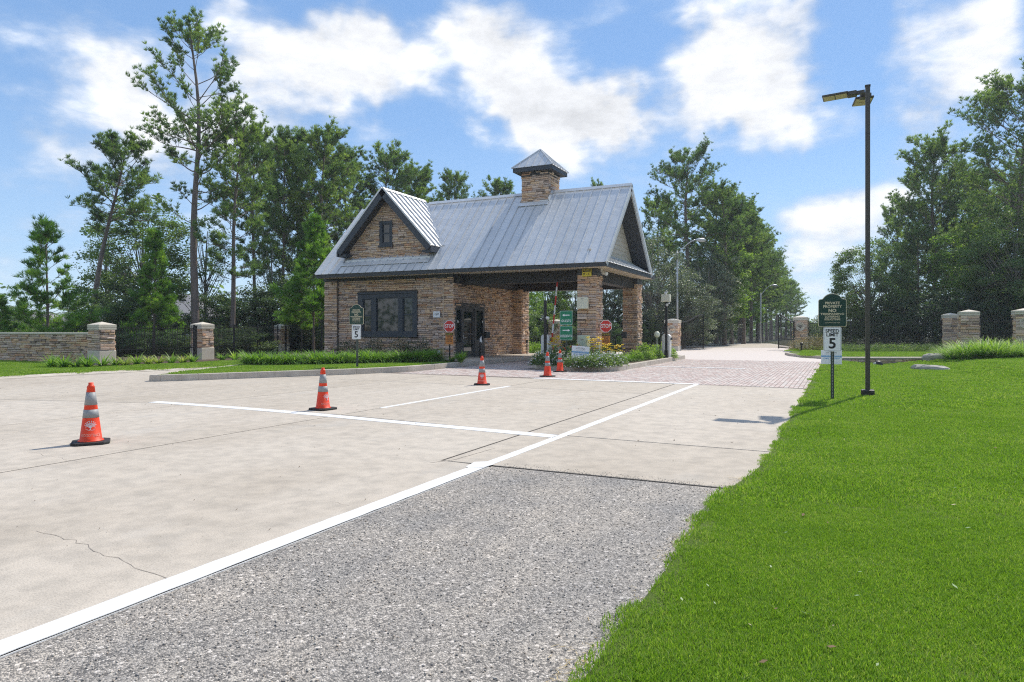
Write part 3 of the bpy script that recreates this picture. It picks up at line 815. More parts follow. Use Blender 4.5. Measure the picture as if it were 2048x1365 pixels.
# carve openings by building the core as it stands behind recessed frames
gp_(m, 'wall', M_CORE)
WX0, WX1, WZ0, WZ1 = -19.05, -15.97, 1.05, 2.93
def sp_front(v):
    z = v + ZB
    return [(.0, .67)]
A = []
A.append((face_front(XL, 0, Y0, ZB), .67, ZT - ZB, full(-.03, .67), 1.0))
A.append((face_front(-15.15, 0, Y0, ZB), .95, ZT - ZB, full(0, .95 + .03), 1.1))
def sp_wall(v):
    z = v + ZB; a, b = .67, 5.68
    if WZ0 - .04 < z < WZ1 + .04: return [(a, WX0 - XL), (WX1 - XL, b)]
    return [(a, b)]
A.append((face_front(XL, 0, Y0 + .12, ZB), 5.7, ZT - ZB, sp_wall, 1.0))
def sp_side(v):
    z = v + ZB; L = Y1 - Y0
    if z < 2.36: return [(-.03, .12), (2.66, L)] if z > .75 or True else []
    return [(-.03, L)]
A.append((face_right(Y0, XR, ZB), Y1 - Y0, 3.1, sp_side, .8))
A.append((face_right(29.6, -13.72, ZB), .75, 3.1, full(0, .78), .8)); A.append((face_front(-14.2, 0, 29.6, ZB), .48, 3.1, full(0, .5), .7))
A.append((face_left(Y1, XL, ZB), Y1 - Y0, ZT - ZB, full(0, Y1 - Y0), .01))
m = MB(); m.box(-14.25, 29.62, .1, -13.74, 30.34, 3.3); gp_(m, 'wall_pier', M_CORE)
# columns
C1 = (-8.79, 24.0, -8.11, 24.66); C2 = (-8.71, 29.63, -8.11, 30.35)
for (x0, y0, x1, y1) in (C1, C2):
    m = MB(); m.box(x0 + .02, y0 + .02, .0, x1 - .02, y1 - .02, 3.4); gp_(m, 'column_core', M_CORE)
    A.append((face_front(x0, 0, y0, .12), x1 - x0, 3.24, full(-.03, x1 - x0 + .03), 1.3 if y0 < 25 else .9))
    A.append((face_right(y0, x1, .12), y1 - y0, 3.24, full(0, y1 - y0 + .02), 1.2))
    A.append((face_left(y1, x0, .12), y1 - y0, 3.24, full(0, y1 - y0), .3))
# dormer gable stone
DX, DHW, DZ, DS = -17.33, 2.36, 7.27, 1.055
def sp_dorm(v):
    z = 4.30 + v; hw = (7.05 - z) / DS + .02
    hw = min(hw, 2.07)
    if hw < .1: return []
    a, b = 2.07 - hw, 2.07 + hw
    if 4.88 < z < 5.98: return [(a, 2.07 - .47), (2.07 + .18, b)]
    return [(a, b)]
A.append((face_front(DX - 2.07 - .03, 0, 24.0, 4.30), 4.2, 2.75, sp_dorm, 1.0))
m = MB(); m.fprism((Vector((DX - 2.1, 24.03, 4.0)), VX, VZ, VY), [(.03, 0), (4.17, 0), (4.17, .85), (2.1, 3.05), (.03, .85)], 0, .15); gp_(m, 'dormer_wall', M_CORE)
A.append(((Vector((DX + 2.05, 24.0, 4.3)), VY, VZ, VX), .5, .5, full(0, .5), .2))
# chimney
CX0, CX1, CY0, CY1 = -12.08, -10.90, 26.15, 27.3
m = MB(); m.box(CX0 + .02, CY0 + .02, 5.8, CX1 - .02, CY1 - .02, 8.0); gp_(m, 'chimney_core', M_CORE)
A.append((face_front(CX0, 0, CY0, 6.55), CX1 - CX0, 1.40, full(-.02, CX1 - CX0 + .02), 1.6)); A.append((face_right(CY0, CX1, 6.55), CY1 - CY0, 1.40, full(0, CY1 - CY0), 1.6))
A.append((face_left(CY1, CX0, 6.6), CY1 - CY0, 1.38, full(0, CY1 - CY0), .1))
stonework(gh, A, 300, 5, off=GH0)

# beams and fascia
m = MB()
m.box(-14.0, 24.40, 3.17, C1[0] - .03, 24.64, 3.6)                 # front portal beam
m.box(-8.68, C1[3] + .03, 3.17, -8.22, C2[1] - .03, 3.59)          # right-hand side beam
m.box(-14.0, 29.72, 3.17, C2[0] - .03, 30.2, 3.6)                 # rear beam
m.box(-14.19, 24.1, 3.22, -13.93, 30.3, 3.595)
gp_(m, 'portal_beam', mat('dark_beam', (.018, .017, .017), .6, var=(.026, .024, .023), vscale=3))
for (x0, y0, x1, y1) in (C1, C2):
    m = MB(); m.box(x0 - .03, y0 - .045, 3.34, x1 + .03, y1 + .03, 3.602); gp_(m, 'column_cap', M_TRIM)
m = MB(); m.box(XL - .04, Y0 + .04, ZT, -15.15, Y0 + .3, 3.603); m.box(XL - .05, Y0 - .05, ZT + .0, XL + .69, Y0 + .039, 3.604); m.box(-15.17, Y0 - .05, ZT - .03, XR + .05, Y0 + .25, 3.604)
gp_(m, 'frieze_board', M_TRIM)
m = MB(); m.box(EX0 + .05, EY0 + .05, 3.605, EX1 - .05, EY1 - .05 + .5, 3.63); gp_(m, 'soffit', M_SOFFIT)
m = MB(); m.box(EX0, EY0 - .02, 3.595, EX1, EY0 + .045, 3.765); m.box(EX1 - .06, EY0 + .047, 3.595, EX1 + .002, EY1 + .5, 3.763)
m.box(EX0, EY1 + .45, 3.6, EX1 - .06, EY1 + .5, 3.765); m.box(EX0, EY0 + .047, 3.6, EX0 + .06, EY1 + .45, 3.764)
gp_(m, 'fascia', M_TRIM, bevel=.004)
# camera under the corner soffit
o_ = MB(); o_.tube([(-7.95, 24.2, 3.6), (-7.95, 24.2, 3.5), (-7.82, 24.15, 3.42)], .05, 8); o_.tube([(-7.9, 24.2, 3.44), (-7.72, 24.1, 3.38)], .07, 10)
gp_(o_, 'soffit_light', M_WHITE)

# main roof
fs = math.hypot(RY - EY0, RZ - EZ); vf = Vector((0, RY - EY0, RZ - EZ)).normalized(); nf = Vector((0, -vf.z, vf.y))
FRF = (Vector((0, EY0 - .03, EZ)), VX, vf, nf)
EYB = EY1 + .03; vb = Vector((0, RY - EYB, RZ - EZ)); bs = vb.length; vb.normalize(); nb = Vector((0, vb.z, -vb.y)); FRB = (Vector((0, EYB + .47 * 0, EZ)), VX, vb, nb)
fs2 = fs + .03
m = MB(); m.fbox(FRF, EX0, EX1, 0, fs2, -.14, .0); m.fbox(FRB, EX0, EX1, 0, bs, -.14, 0); gp_(m, 'roof_deck', M_TRIM)
npan = 34; pw = (EX1 - EX0) / npan
for i in range(npan):
    u0 = EX0 + i * pw; m = MB()
    e = rnd.uniform(0, .002)
    m.fbox(FRF, u0 + .004, u0 + pw - .004, -.03, fs2 + .01, .002, .012 + e)
    m.fbox(FRF, u0 - .015, u0 + .015, -.03, fs2, .004, .056)
    gp_(m, 'roof_panel', M_ROOF)
m = MB(); m.fbox(FRF, EX1 - .012, EX1 + .012, -.03, fs2, -.1, .046); m.fbox(FRF, EX0 - .012, EX0 + .012, -.03, fs2, -.1, .046)
m.fbox(FRB, EX1 - .012, EX1 + .012, -.03, bs, -.1, .046)
for i in range(npan + 1): m.fbox(FRB, EX0 + i * pw - .011, EX0 + i * pw + .011, 0, bs, .012, .045)
m.fbox(FRB, EX0, EX1, 0, bs, .002, .012)
gp_(m, 'rear_roof', M_ROOF)
def ridge_cap(x0, x1, name='ridge_cap'):
    m = MB(); m.fbox(FRF, x0, x1, fs2 - .17, fs2 + .01, .046, .062); m.fbox(FRB, x0, x1, bs - .17, bs + .01, .046, .062); gp_(m, name, M_ROOF)
ridge_cap(-17.0, CX0 - .02); ridge_cap(CX1 + .02, EX1 + .02)
# right gable: dark rake boards, siding planks, pent roof
def rake(sign_frame, L): pass
m = MB()
m.fbox(FRF, EX1 - .05, EX1 + .004, .02, fs2 - .02, -.24, -.005); m.fbox(FRB, EX1 - .05, EX1 + .004, .02, bs - .05, -.24, -.005)
gp_(m, 'rake_board', M_GALV)
m = MB(); m.fbox(FRF, -8.2, EX1 - .055, .3, fs2 - .2, -.20, -.145); m.fbox(FRB, -8.2, EX1 - .055, .3, bs - .2, -.20, -.145); gp_(m, 'rake_soffit', M_TRIM)
GX = -8.22; z = 4.05
while z < 6.95:
    z1 = min(z + .185, 6.95)
    hw = lambda q: max((RZ - .16 - q) / SL, .02)
    m = MB(); fr = (Vector((GX, RY, 0)), VY, VZ, VX)
    m.fprism(fr, [(-hw(z), z), (hw(z), z), (hw(z1), z1 - .006), (-hw(z1), z1 - .006)], 0, .018 + .0)
    # lap: tilt by a second lip
    m.fbox(fr, -hw(z), hw(z), z, z + .02, .018, .03)
    gp_(m, 'siding_plank', M_SIDING); z = z1
m = MB(); m.box(GX - .12, EY0 + .4, 3.63, GX - .002, EY1 - .4, 4.3); gp_(m, 'gable_backing', M_SIDING)
for k in range(16):
    y0 = EY0 + .0 + k * .41; y1 = min(y0 + .4, EY1)
    v = Vector((GX + .03 - EX1, 0, .40)).normalized(); fr = (Vector((EX1 + .02, 0, 3.77)), VY, v, Vector((.5, 0, .85)).normalized())
    m = MB(); L = math.hypot(GX + .03 - EX1, .42)
    if k == 0: m.fprism(fr, [(y0 + .02, -.01), (y1, -.01), (y1, L)], 0, .012)
    elif k == 15: m.fprism(fr, [(y0, -.01), (y1, -.01), (y0, L)], 0, .012)
    else: m.fbox(fr, y0, y1, -.01, L, 0, .012); m.fbox(fr, y0 - .01, y0 + .01, 0, L, .012, .04)
    gp_(m, 'pent_panel', M_ROOF)
m = MB(); m.box(GX + .02, EY0 + .45, 4.17, GX + .06, EY1 - .45, 4.24); gp_(m, 'pent_flashing', M_ROOF)

# dormer
sd_ = Vector((DHW, 0, DZ - 4.78)); dl = sd_.length
for sgn in (1, -1):
    dn = Vector((sgn * DHW, 0, -(DZ - 4.78))).normalized(); nrm = Vector((sgn * -dn.z * sgn, 0, abs(dn.x)))
    nrm = Vector((sgn * (DZ - 4.78), 0, DHW)).normalized()
    fr = (Vector((DX, 0, DZ)), VY, dn, nrm)
    m = MB(); m.fbox(fr, 23.5, 26.68, 0, dl, -.13, 0); gp_(m, 'dormer_deck', M_TRIM)
    ncount = 8; w = (26.68 - 23.46) / ncount
    for i in range(ncount):
        m = MB(); m.fbox(fr, 23.46 + i * w + .004, 23.46 + (i + 1) * w - .004, -.01, dl + .02, .002, .012); m.fbox(fr, 23.46 + i * w - .016, 23.46 + i * w + .016, .0, dl + .02, .003, .075)
        gp_(m, 'dormer_roof_panel', M_ROOF)
    m = MB(); m.fbox(fr, 23.46, 23.53, .0, dl + .06, -.26, -.002); gp_(m, 'barge_board', M_TRIMB)
    m = MB(); m.fbox(fr, 23.54, 23.97, .1, dl + .0, -.19, -.135); gp_(m, 'dormer_soffit', M_TRIM)
    m = MB(); x = DX + sgn * (DHW + .03); m.box(x - .06, 23.5, 4.50, x + .005, 24.4, 4.74); m.box(DX + sgn * 1.95, 23.53, 4.50, x - .06 * sgn, 23.97, 4.6); gp_(m, 'eave_return', M_TRIMB)
    # valley flashing
    m = MB(); a = Vector((DX + sgn * (DHW + .02), 24.33, 4.80)); b = Vector((DX + sgn * .05, 26.62, 7.16))
    d = (b - a).normalized(); sidev = Vector((sgn, -.1, 0)).normalized()
    m.fbox((a, d, sidev, Vector((0, -.7, .7))), 0, (b - a).length, .0, .17, .02, .05); gp_(m, 'valley_flashing', M_ROOF)
m = MB()
for s in (1, -1):
    dn = Vector((s * DHW, 0, -(DZ - 4.78))).normalized(); nrm = Vector((s * (DZ - 4.78), 0, DHW)).normalized()
    m.fbox((Vector((DX, 0, DZ)), VY, dn, nrm), 23.45, 26.7, -.01, .14, .046, .06)
gp_(m, 'dormer_ridge_cap', M_ROOF)
m = MB(); m.box(DX - 2.2, 23.80, 4.22, DX + 2.14, 23.96, 4.36); m.fbox(FRF, DX - 2.3, DX + 2.2, .42, .62, .046, .06); gp_(m, 'apron_flashing', M_ROOF)
m = MB(); m.fbox(FRF, CX0 - .1, CX1 + .06, 3.78, 4.0, .046, .062); m.box(CX0 - .01, CY0 - .05, 6.6, CX1 + .02, CY0 - .045 + .02, 6.72)
m.fbox((Vector((CX1 + .045, CY0, 6.62)), vf, nf, VX), 0, .6, .0, .2, 0, .02); gp_(m, 'chimney_flashing', M_ROOF)

# chimney hood
CCX, CCY, CH = (CX0 + CX1) / 2, (CY0 + CY1) / 2 - .02, .88
m = MB(); m.box(CCX - CH + .06, CCY - CH + .06, 7.93, CCX + CH - .06, CCY + CH - .06, 8.0); gp_(m, 'hood_soffit', M_TRIM)
m = MB(); m.box(CX0 - .05, CY0 - .05, 7.78, CX1 + .05, CY1 + .05, 7.929); gp_(m, 'hood_neck', M_TRIM)
m = MB()
m.box(CCX - CH, CCY - CH, 7.92, CCX + CH, CCY - CH + .05, 8.09); m.box(CCX - CH, CCY + CH - .05, 7.92, CCX + CH, CCY + CH, 8.09)
m.box(CCX - CH, CCY - CH + .051, 7.92, CCX - CH + .05, CCY + CH - .051, 8.09); m.box(CCX + CH - .05, CCY - CH + .051, 7.92, CCX + CH, CCY + CH - .051, 8.09)
gp_(m, 'hood_fascia', M_TRIMB)
AP = Vector((CCX, CCY, 9.0)); E = CH + .04
for k in range(4):
    rot = Matrix.Rotation(k * math.pi / 2, 3, 'Z')
    a = Vector((CCX, CCY, 8.09)) + rot @ Vector((-E, -E, 0)); b = Vector((CCX, CCY, 8.09)) + rot @ Vector((E, -E, 0))
    m = MB(); i0 = len(m.v); m.v += [tuple(a), tuple(b), tuple(AP), tuple(Vector((CCX, CCY, 8.09)))]; m.face((0, 1, 2)); m.face((0, 3, 1))
    mid = (a + b) / 2; U = (b - a).normalized(); Vv = (AP - mid).normalized(); N = U.cross(Vv); LL_ = (AP - mid).length
    for t in (-.66, -.33, 0, .33, .66):
        hh = LL_ * (1 - abs(t)); m.fbox((mid, U, Vv, N), t * E - .01, t * E + .01, 0, hh - .02, .001, .03)
    m.tube([a + N * .01, AP], .035, 5); gp_(m, 'hood_roof', M_ROOF)

# windows
def window(parent, fr, w, h, panes, name='window', bar=.09, rail_at=None, fm=M_TRIMB):
    """frame board with glazed openings; panes: (u0,u1,v0,v1,midrail)"""
    fb = MB()
    xs = sorted({0, w} | {p[0] for p in panes} | {p[1] for p in panes}); 
    prev = 0
    for p in sorted(panes): fb.fbox(fr, prev, p[0], 0, h, -.03, .07); prev = p[1]
    fb.fbox(fr, prev, w, 0, h, -.03, .07)
    for p in panes:
        fb.fbox(fr, p[0], p[1], 0, p[2], -.03, .068); fb.fbox(fr, p[0], p[1], p[3], h, -.03, .068)
    f = fb.build(name, fm, parent, off=GH0)
    for p in panes:
        g = MB(); g.fbox(fr, p[0], p[1], p[2], p[3], -.02, .0); g.build('pane', M_GLASS, f, off=(0, 0, 0))
        g_ = f.children[-1] if f.children else None
        s = MB(); t = .035
        s.fbox(fr, p[0], p[0] + t, p[2], p[3], 0, .035); s.fbox(fr, p[1] - t, p[1], p[2], p[3], 0, .035); s.fbox(fr, p[0] + t, p[1] - t, p[2], p[2] + t, 0, .034); s.fbox(fr, p[0] + t, p[1] - t, p[3] - t, p[3], 0, .034)
        if p[4]: mid = (p[2] + p[3]) / 2; s.fbox(fr, p[0] + t, p[1] - t, mid - .025, mid + .025, 0, .04)
        s.build('sash', fm, f)
    for c in f.children:
        for v in c.data.vertices: v.co -= GH0
    return f
W_, H_ = WX1 - WX0, WZ1 - WZ0
window(gh, (Vector((WX0, Y0 + .10, WZ0)), VX, VZ, -VY), W_, H_, [(.086 * W_, .236 * W_, .10 * H_, .86 * H_, True), (.318 * W_, .692 * W_, .10 * H_, .88 * H_, False), (.767 * W_, .931 * W_, .10 * H_, .88 * H_, True)])
m = MB(); m.box(WX0 - .04, Y0 - .02, WZ0 - .03, WX1 + .04, Y0 + .12, WZ0 + .04); m.box(WX0 - .02, Y0 - .01, WZ1 - .05, WX1 + .02, Y0 + .1, WZ1 + .02); gp_(m, 'window_sill', M_TRIMB)
DWX0, DWX1 = DX - .47, DX + .18
window(gh, (Vector((DWX0, 23.99, 4.90)), VX, VZ, -VY), DWX1 - DWX0, 1.08, [(.13, DWX1 - DWX0 - .13, .14, .96, True)])
m = MB(); m.box(DWX0 - .04, 23.88, 4.86, DWX1 + .04, 23.98, 4.93); gp_(m, 'window_sill', M_TRIMB)

# entrance door set facing the drive lane
frD = (Vector((XR - .03, 24.12, .15)), VY, VZ, VX); DW, DHH = 2.54, 2.20
m = MB()
for (a, b, c, d) in ((0, .10, 0, DHH), (.50, .62, 0, DHH), (1.62, 1.80, 0, DHH), (2.40, DW, 0, DHH), (.10, .50, 2.0, DHH), (.62, 1.62, 2.06, DHH), (1.80, 2.40, 2.0, DHH), (.10, .50, .0, .66), (1.80, 2.40, 0, .75)):
    m.fbox(frD, a, b, c, d, -.02, .075)
m.fbox(frD, -.02, DW + .02, DHH, DHH + .09, -.02, .09)
df = gp_(m, 'door_frame', M_TRIM)
for (a, b, c, d) in ((.10, .50, .66, 2.0), (1.80, 2.40, .75, 2.0)):
    m = MB(); m.fbox(frD, a, b, c, d, -.01, .01); q = m.build('sidelight_pane', M_GLASS, df, off=GH0)
m = MB(); m.fbox(frD, .62, .74, .02, 2.06, -.01, .05); m.fbox(frD, 1.50, 1.62, .02, 2.06, -.01, .05); m.fbox(frD, .74, 1.50, .02, .28, -.01, .05); m.fbox(frD, .74, 1.50, 1.94, 2.06, -.01, .05); m.fbox(frD, .74, 1.5, .95, 1.03, -.01, .048)
dr = gp_(m, 'door', M_TRIM)
m = MB(); m.fbox(frD, .74, 1.50, .28, 1.94, .0, .015); m.build('door_pane', M_GLASS, dr, off=GH0)
m = MB(); m.tube([(XR + .05, 24.83, 1.0), (XR + .10, 24.83, 1.0), (XR + .10, 24.95, 1.0)], .014, 8); m.fbox(frD, .66, .72, .8, .95, .05, .056); m.build('door_handle', M_GALV, dr, off=GH0)
for y, z in ((24.30, 1.62), (26.45, 1.62)):
    m = MB(); m.box(XR + .02, y, z, XR + .05, y + .05, z + .11); gp_(m, 'door_sensor', M_WHITE)
# conduit and wall fittings
m = MB(); m.tube([(-14.62, 23.93, .2), (-14.62, 23.93, 3.48)], .014, 6); gp_(m, 'conduit', M_SOFFIT)
m = MB()
for i in range(66):
    x = EX0 + .1 + i * .2; m.lathe([(.001, -.012), (.012, 0), (.001, .012)], 5, c=(x, EY0 - .01, 3.585 - .012 * (i % 2)))
for s in (1, -1):
    for i in range(14):
        t = .25 + i * .22; m.lathe([(.001, -.015), (.016, 0), (.001, .015)], 5, c=(DX + s * DHW * t / dl, 23.50, DZ - (DZ - 4.78) * t / dl - .32))
gp_(m, 'string_lights', M_BULB, kind='stuff')
#PART3

# ================================================================== PLANTS
G_PINE = leaf_mat('pine_needles', (0.083, 0.136, 0.075), (0.145, 0.231, 0.102), (0.290, 0.376, 0.137), .45)
G_PINEY = leaf_mat('young_pine_needles', (0.076, 0.162, 0.045), (0.159, 0.305, 0.063), (0.331, 0.467, 0.105), .45)
G_LEAF = leaf_mat('broad_leaves', (0.076, 0.130, 0.063), (0.138, 0.214, 0.088), (0.304, 0.376, 0.168), .45)
G_LEAFB = leaf_mat('bright_leaves', (0.097, 0.188, 0.054), (0.207, 0.324, 0.075), (0.414, 0.518, 0.147), .5)
G_OAK = leaf_mat('live_oak_leaves', (0.083, 0.110, 0.084), (0.152, 0.188, 0.147), (0.359, 0.402, 0.357), .32, .5)
G_DARK = leaf_mat('dark_understorey_leaves', (0.041, 0.076, 0.051), (0.083, 0.130, 0.072), (0.193, 0.246, 0.126), .38)
G_STRAP = leaf_mat('strap_leaves', (0.060, 0.138, 0.034), (0.168, 0.312, 0.048), (0.504, 0.624, 0.156), .42, .5)
G_VARI = leaf_mat('variegated_leaves', (0.120, 0.180, 0.048), (0.312, 0.384, 0.120), (0.600, 0.624, 0.312), .4, .4)
G_BUSH = leaf_mat('dark_shrub_leaves', (0.042, 0.066, 0.026), (0.084, 0.102, 0.054), (0.156, 0.144, 0.096), .25, .5)
G_DRY = leaf_mat('tan_shrub_leaves', (0.096, 0.084, 0.042), (0.240, 0.192, 0.108), (0.480, 0.372, 0.240), .3)


def tubes_np(paths, n=5):
    """paths: list of (pts (k,3), radii (k,)) -> V, F quads"""
    V = []; F = []; b = 0
    for P, Rr in paths:
        P = np.asarray(P, float); k = len(P)
        d = np.gradient(P, axis=0); d /= (np.linalg.norm(d, axis=1, keepdims=True) + 1e-9)
        ref = np.where(np.abs(d[:, 2:3]) < .9, np.array([[0, 0, 1.]]), np.array([[1., 0, 0]]))
        a = np.cross(d, ref); a /= (np.linalg.norm(a, axis=1, keepdims=True) + 1e-9); c = np.cross(d, a)
        th = np.arange(n) * 2 * np.pi / n
        ring = P[:, None, :] + (a[:, None, :] * np.cos(th)[None, :, None] + c[:, None, :] * np.sin(th)[None, :, None]) * np.asarray(Rr)[:, None, None]
        V.append(ring.reshape(-1, 3))
        i = np.arange(k - 1)[:, None] * n; j = np.arange(n)[None, :]; jn = (j + 1) % n
        F.append(np.stack([b + i + j, b + i + n + j, b + i + n + jn, b + i + jn], -1).reshape(-1, 4)); b += k * n
    return np.concatenate(V), np.concatenate(F)


def rdir(r, n):
    v = r.normal(size=(n, 3)); return v / np.linalg.norm(v, axis=1, keepdims=True)


def needles(r, C, D, per, L, w, spread=.75):
    """tufts of needles at C (n,3), pointing along D (n,3): triangles"""
    n = len(C); c = np.repeat(C, per, 0); d = np.repeat(D, per, 0) + rdir(r, n * per) * spread
    d /= np.linalg.norm(d, axis=1, keepdims=True); l = L * r.uniform(.7, 1.15, (n * per, 1))
    sidev = np.cross(d, rdir(r, n * per)); sidev /= np.linalg.norm(sidev, axis=1, keepdims=True)
    tip = c + d * l; mid = c + d * l * .45
    V = np.stack([c, mid + sidev * w * .5, tip, mid - sidev * w * .5], 1).reshape(-1, 3)
    F = np.arange(len(V)).reshape(-1, 4)
    return V, F


def leaves(r, C, size, flat=.35):
    n = len(C); a = rdir(r, n); a[:, 2] *= flat; a /= np.linalg.norm(a, axis=1, keepdims=True)
    nrm = rdir(r, n) + np.array([0, 0, .9]); b = np.cross(nrm, a); b /= np.linalg.norm(b, axis=1, keepdims=True)
    s = size * r.uniform(.65, 1.3, (n, 1)); 
    V = np.stack([C - a * s * .5, C + b * s * .28 + a * s * .04, C + a * s * .5, C - b * s * .28 + a * s * .04], 1).reshape(-1, 3)
    return V, np.arange(len(V)).reshape(-1, 4)


def curve_pts(p0, d0, L, n, r, wob=.12, lift=0.0):
    P = [np.array(p0, float)]; d = np.array(d0, float); d /= np.linalg.norm(d)
    for i in range(n):
        d = d + r.normal(size=3) * wob + np.array([0, 0, lift]); d /= np.linalg.norm(d); P.append(P[-1] + d * L / n)
    return np.array(P)


def shape_fn(kind):
    if kind == 'cone': return lambda t: (1 - t) ** .75 * .95 + .06
    if kind == 'column': return lambda t: .55 + .45 * math.sin(math.pi * min(1, t * 1.05)) if t < .9 else .45
    if kind == 'umbrella': return lambda t: .55 + .5 * math.sin(math.pi * (t ** .8)) - .25 * (t > .93)
    return lambda t: .35 + .65 * math.sin(math.pi * (t * .85 + .1))


_tree_cache = {}
def tree_parts(name, seed, trunk_V, trunk_F, crown, bark, leafm, tint_noise=.0):
    tm = np_mesh('trunk', trunk_V, trunk_F, bark, smooth=True)
    V, F, T = crown
    cm = np_mesh('crown', V, F, leafm, tint=T)
    return tm, cm


def pine_mesh(seed, H, cb, Rm, kind='round', lean=(0, 0), r0=.16, dens=1.0, per=17, L=.29, w=.026, leafm=None, step=.42, droop=.0, extra=None, gaps=.0, sub=5):
    r = np.random.RandomState(seed); sf = shape_fn(kind)
    n = 14; zs = np.linspace(0, H, n); ph = r.uniform(0, 6); amp = .012 * H
    T = np.stack([lean[0] * (zs / H) ** 1.3 + amp * np.sin(zs * .5 + ph) * (zs / H), lean[1] * (zs / H) ** 1.3 + amp * np.cos(zs * .4 + ph) * (zs / H), zs], 1)
    rad = r0 * (1 - .86 * (zs / H) ** 1.1) + .008; rad[0] *= 1.25
    paths = [(T, rad)]
    tp = lambda z: np.array([np.interp(z, zs, T[:, k]) for k in range(3)])
    C = []; D = []; TI = []
    z = cb * H
    while z < H * .985:
        t = (z - cb * H) / (H - cb * H)
        k = r.randint(3, 6) if t < .9 else 3
        a0 = r.uniform(0, 6.28)
        for i in range(k):
            if r.rand() < gaps: continue
            a = a0 + i * 6.28 / k + r.uniform(-.4, .4); Lb = Rm * sf(t) * r.uniform(.55, 1.15)
            el = r.uniform(-.05, .35) + .55 * t - droop
            d = np.array([math.cos(a) * math.cos(el), math.sin(a) * math.cos(el), math.sin(el)])
            p = tp(z + r.uniform(-.15, .15)); B = curve_pts(p, d, Lb, 6, r, .10, .05)
            br = max(.012, r0 * .22 * (1 - .6 * t) * Lb / Rm); paths.append((B, np.linspace(br, .008, 7)))
            ti = r.uniform(.15, .85)
            ns = max(2, int(sub * Lb / 1.2 * dens))
            for s in range(ns):
                f = r.uniform(.38, 1.0); q = B[min(int(f * 6), 5)] * (1 - (f * 6 % 1)) + B[min(int(f * 6) + 1, 6)] * (f * 6 % 1)
                a2 = a + r.choice([-1, 1]) * r.uniform(.3, 1.1); e2 = el + r.uniform(.0, .6)
                d2 = np.array([math.cos(a2) * math.cos(e2), math.sin(a2) * math.cos(e2), math.sin(e2)])
                Ls = max(.25, Lb * r.uniform(.15, .34)); S_ = curve_pts(q, d2, Ls, 3, r, .15, .06)
                paths.append((S_, np.linspace(.011, .006, 4)))
                for u in (.45, .75, 1.0):
                    if r.rand() < .9:
                        c = S_[0] * (1 - u) + S_[-1] * u; C.append(c + r.normal(size=3) * .05); D.append(d2 * .8 + np.array([0, 0, .35])); TI.append(ti + r.uniform(-.2, .25))
                C.append(S_[-1] + r.normal(size=3) * .12); D.append(d2 * .5 + np.array([0, 0, .6])); TI.append(ti + r.uniform(-.2, .3))
            C.append(B[-1]); D.append(d + np.array([0, 0, .3])); TI.append(ti + .15)
        z += step * r.uniform(.6, 1.4) * (1 if t < .8 else .6)
    for _ in range(6): C.append(tp(H) + r.normal(size=3) * np.array([.15, .15, .2])); D.append(np.array([0, 0, 1.])); TI.append(.6)
    C = np.array(C); D = np.array(D); V, F = needles(r, C, D, per, L, w)
    tint = np.clip(np.repeat(np.array(TI), per) + r.uniform(-.12, .12, len(F)), 0, 1)
    TV, TF = tubes_np(paths, 5)
    return np_mesh('trunk', TV, TF, M_BARK, smooth=True), np_mesh('crown', V, F, leafm or G_PINE, tint=tint)


def broad_mesh(seed, H, cb, Rx, nclump=110, per=70, size=.13, leafm=None, r0=.14, clr=.55, bark=None, lean=(0, 0), holes=.0, trunks=1):
    r = np.random.RandomState(seed); c0 = np.array([lean[0], lean[1], H * (cb + 1) / 2]); Rz = H * (1 - cb) / 2
    C = []
    while len(C) < nclump:
        u = rdir(r, 1)[0] * r.uniform(.25, 1) ** .45
        p = c0 + u * np.array([Rx, Rx, Rz]) * (1 + .18 * math.sin(u[0] * 5 + seed) * math.cos(u[2] * 4 + seed * 2))
        C.append(p)
    C = np.array(C); paths = []
    for k in range(trunks):
        b = np.array([r.uniform(-.35, .35) * (trunks > 1), r.uniform(-.35, .35) * (trunks > 1), 0]); top = c0 + np.array([r.uniform(-.3, .3) * Rx * (trunks > 1), r.uniform(-.3, .3) * Rx * (trunks > 1), Rz * .55])
        m = (b + top) / 2 + r.normal(size=3) * np.array([.15, .15, 0]); n = 7
        T = np.array([(1 - t) ** 2 * b + 2 * t * (1 - t) * m + t * t * top for t in np.linspace(0, 1, n)]); rr = np.linspace(r0, r0 * .2, n) / trunks ** .4
        paths.append((T, rr))
    for i, c in enumerate(C):
        T = paths[i % trunks][0]; f = min(max((c[2] - H * .1) / (H * 1.1), .12), .9) * .85; q = T[0] * (1 - f) + T[-1] * f
        j = min(int(f * 6), 5); q = T[j] + (T[j + 1] - T[j]) * (f * 6 - j)
        if i % 2 == 0:
            mid = (q + c) / 2 + np.array([0, 0, -.1 * Rz]) * r.rand() + r.normal(size=3) * .1
            P = np.array([(1 - t) ** 2 * q + 2 * t * (1 - t) * mid + t * t * c for t in np.linspace(0, 1, 5)]); paths.append((P, np.linspace(r0 * .22, .008, 5)))
    off = rdir(r, nclump * per) * (r.uniform(0, 1, (nclump * per, 1)) ** .5) * clr * np.array([1, 1, .62])
    sc = np.repeat(r.uniform(.6, 1.25, nclump), per)[:, None]
    P = np.repeat(C, per, 0) + off * sc
    if holes: P = P[r.rand(len(P)) > holes]
    V, F = leaves(r, P, size)
    ti = np.repeat(r.uniform(.2, .75, nclump), per)
    if holes: ti = np.resize(ti, len(P))
    tint = np.clip(ti + r.uniform(-.25, .25, len(P)), 0, 1)
    TV, TF = tubes_np(paths, 5)
    return np_mesh('trunk', TV, TF, bark or M_BARK2, smooth=True), np_mesh('crown', V, F, leafm or G_LEAF, tint=tint)


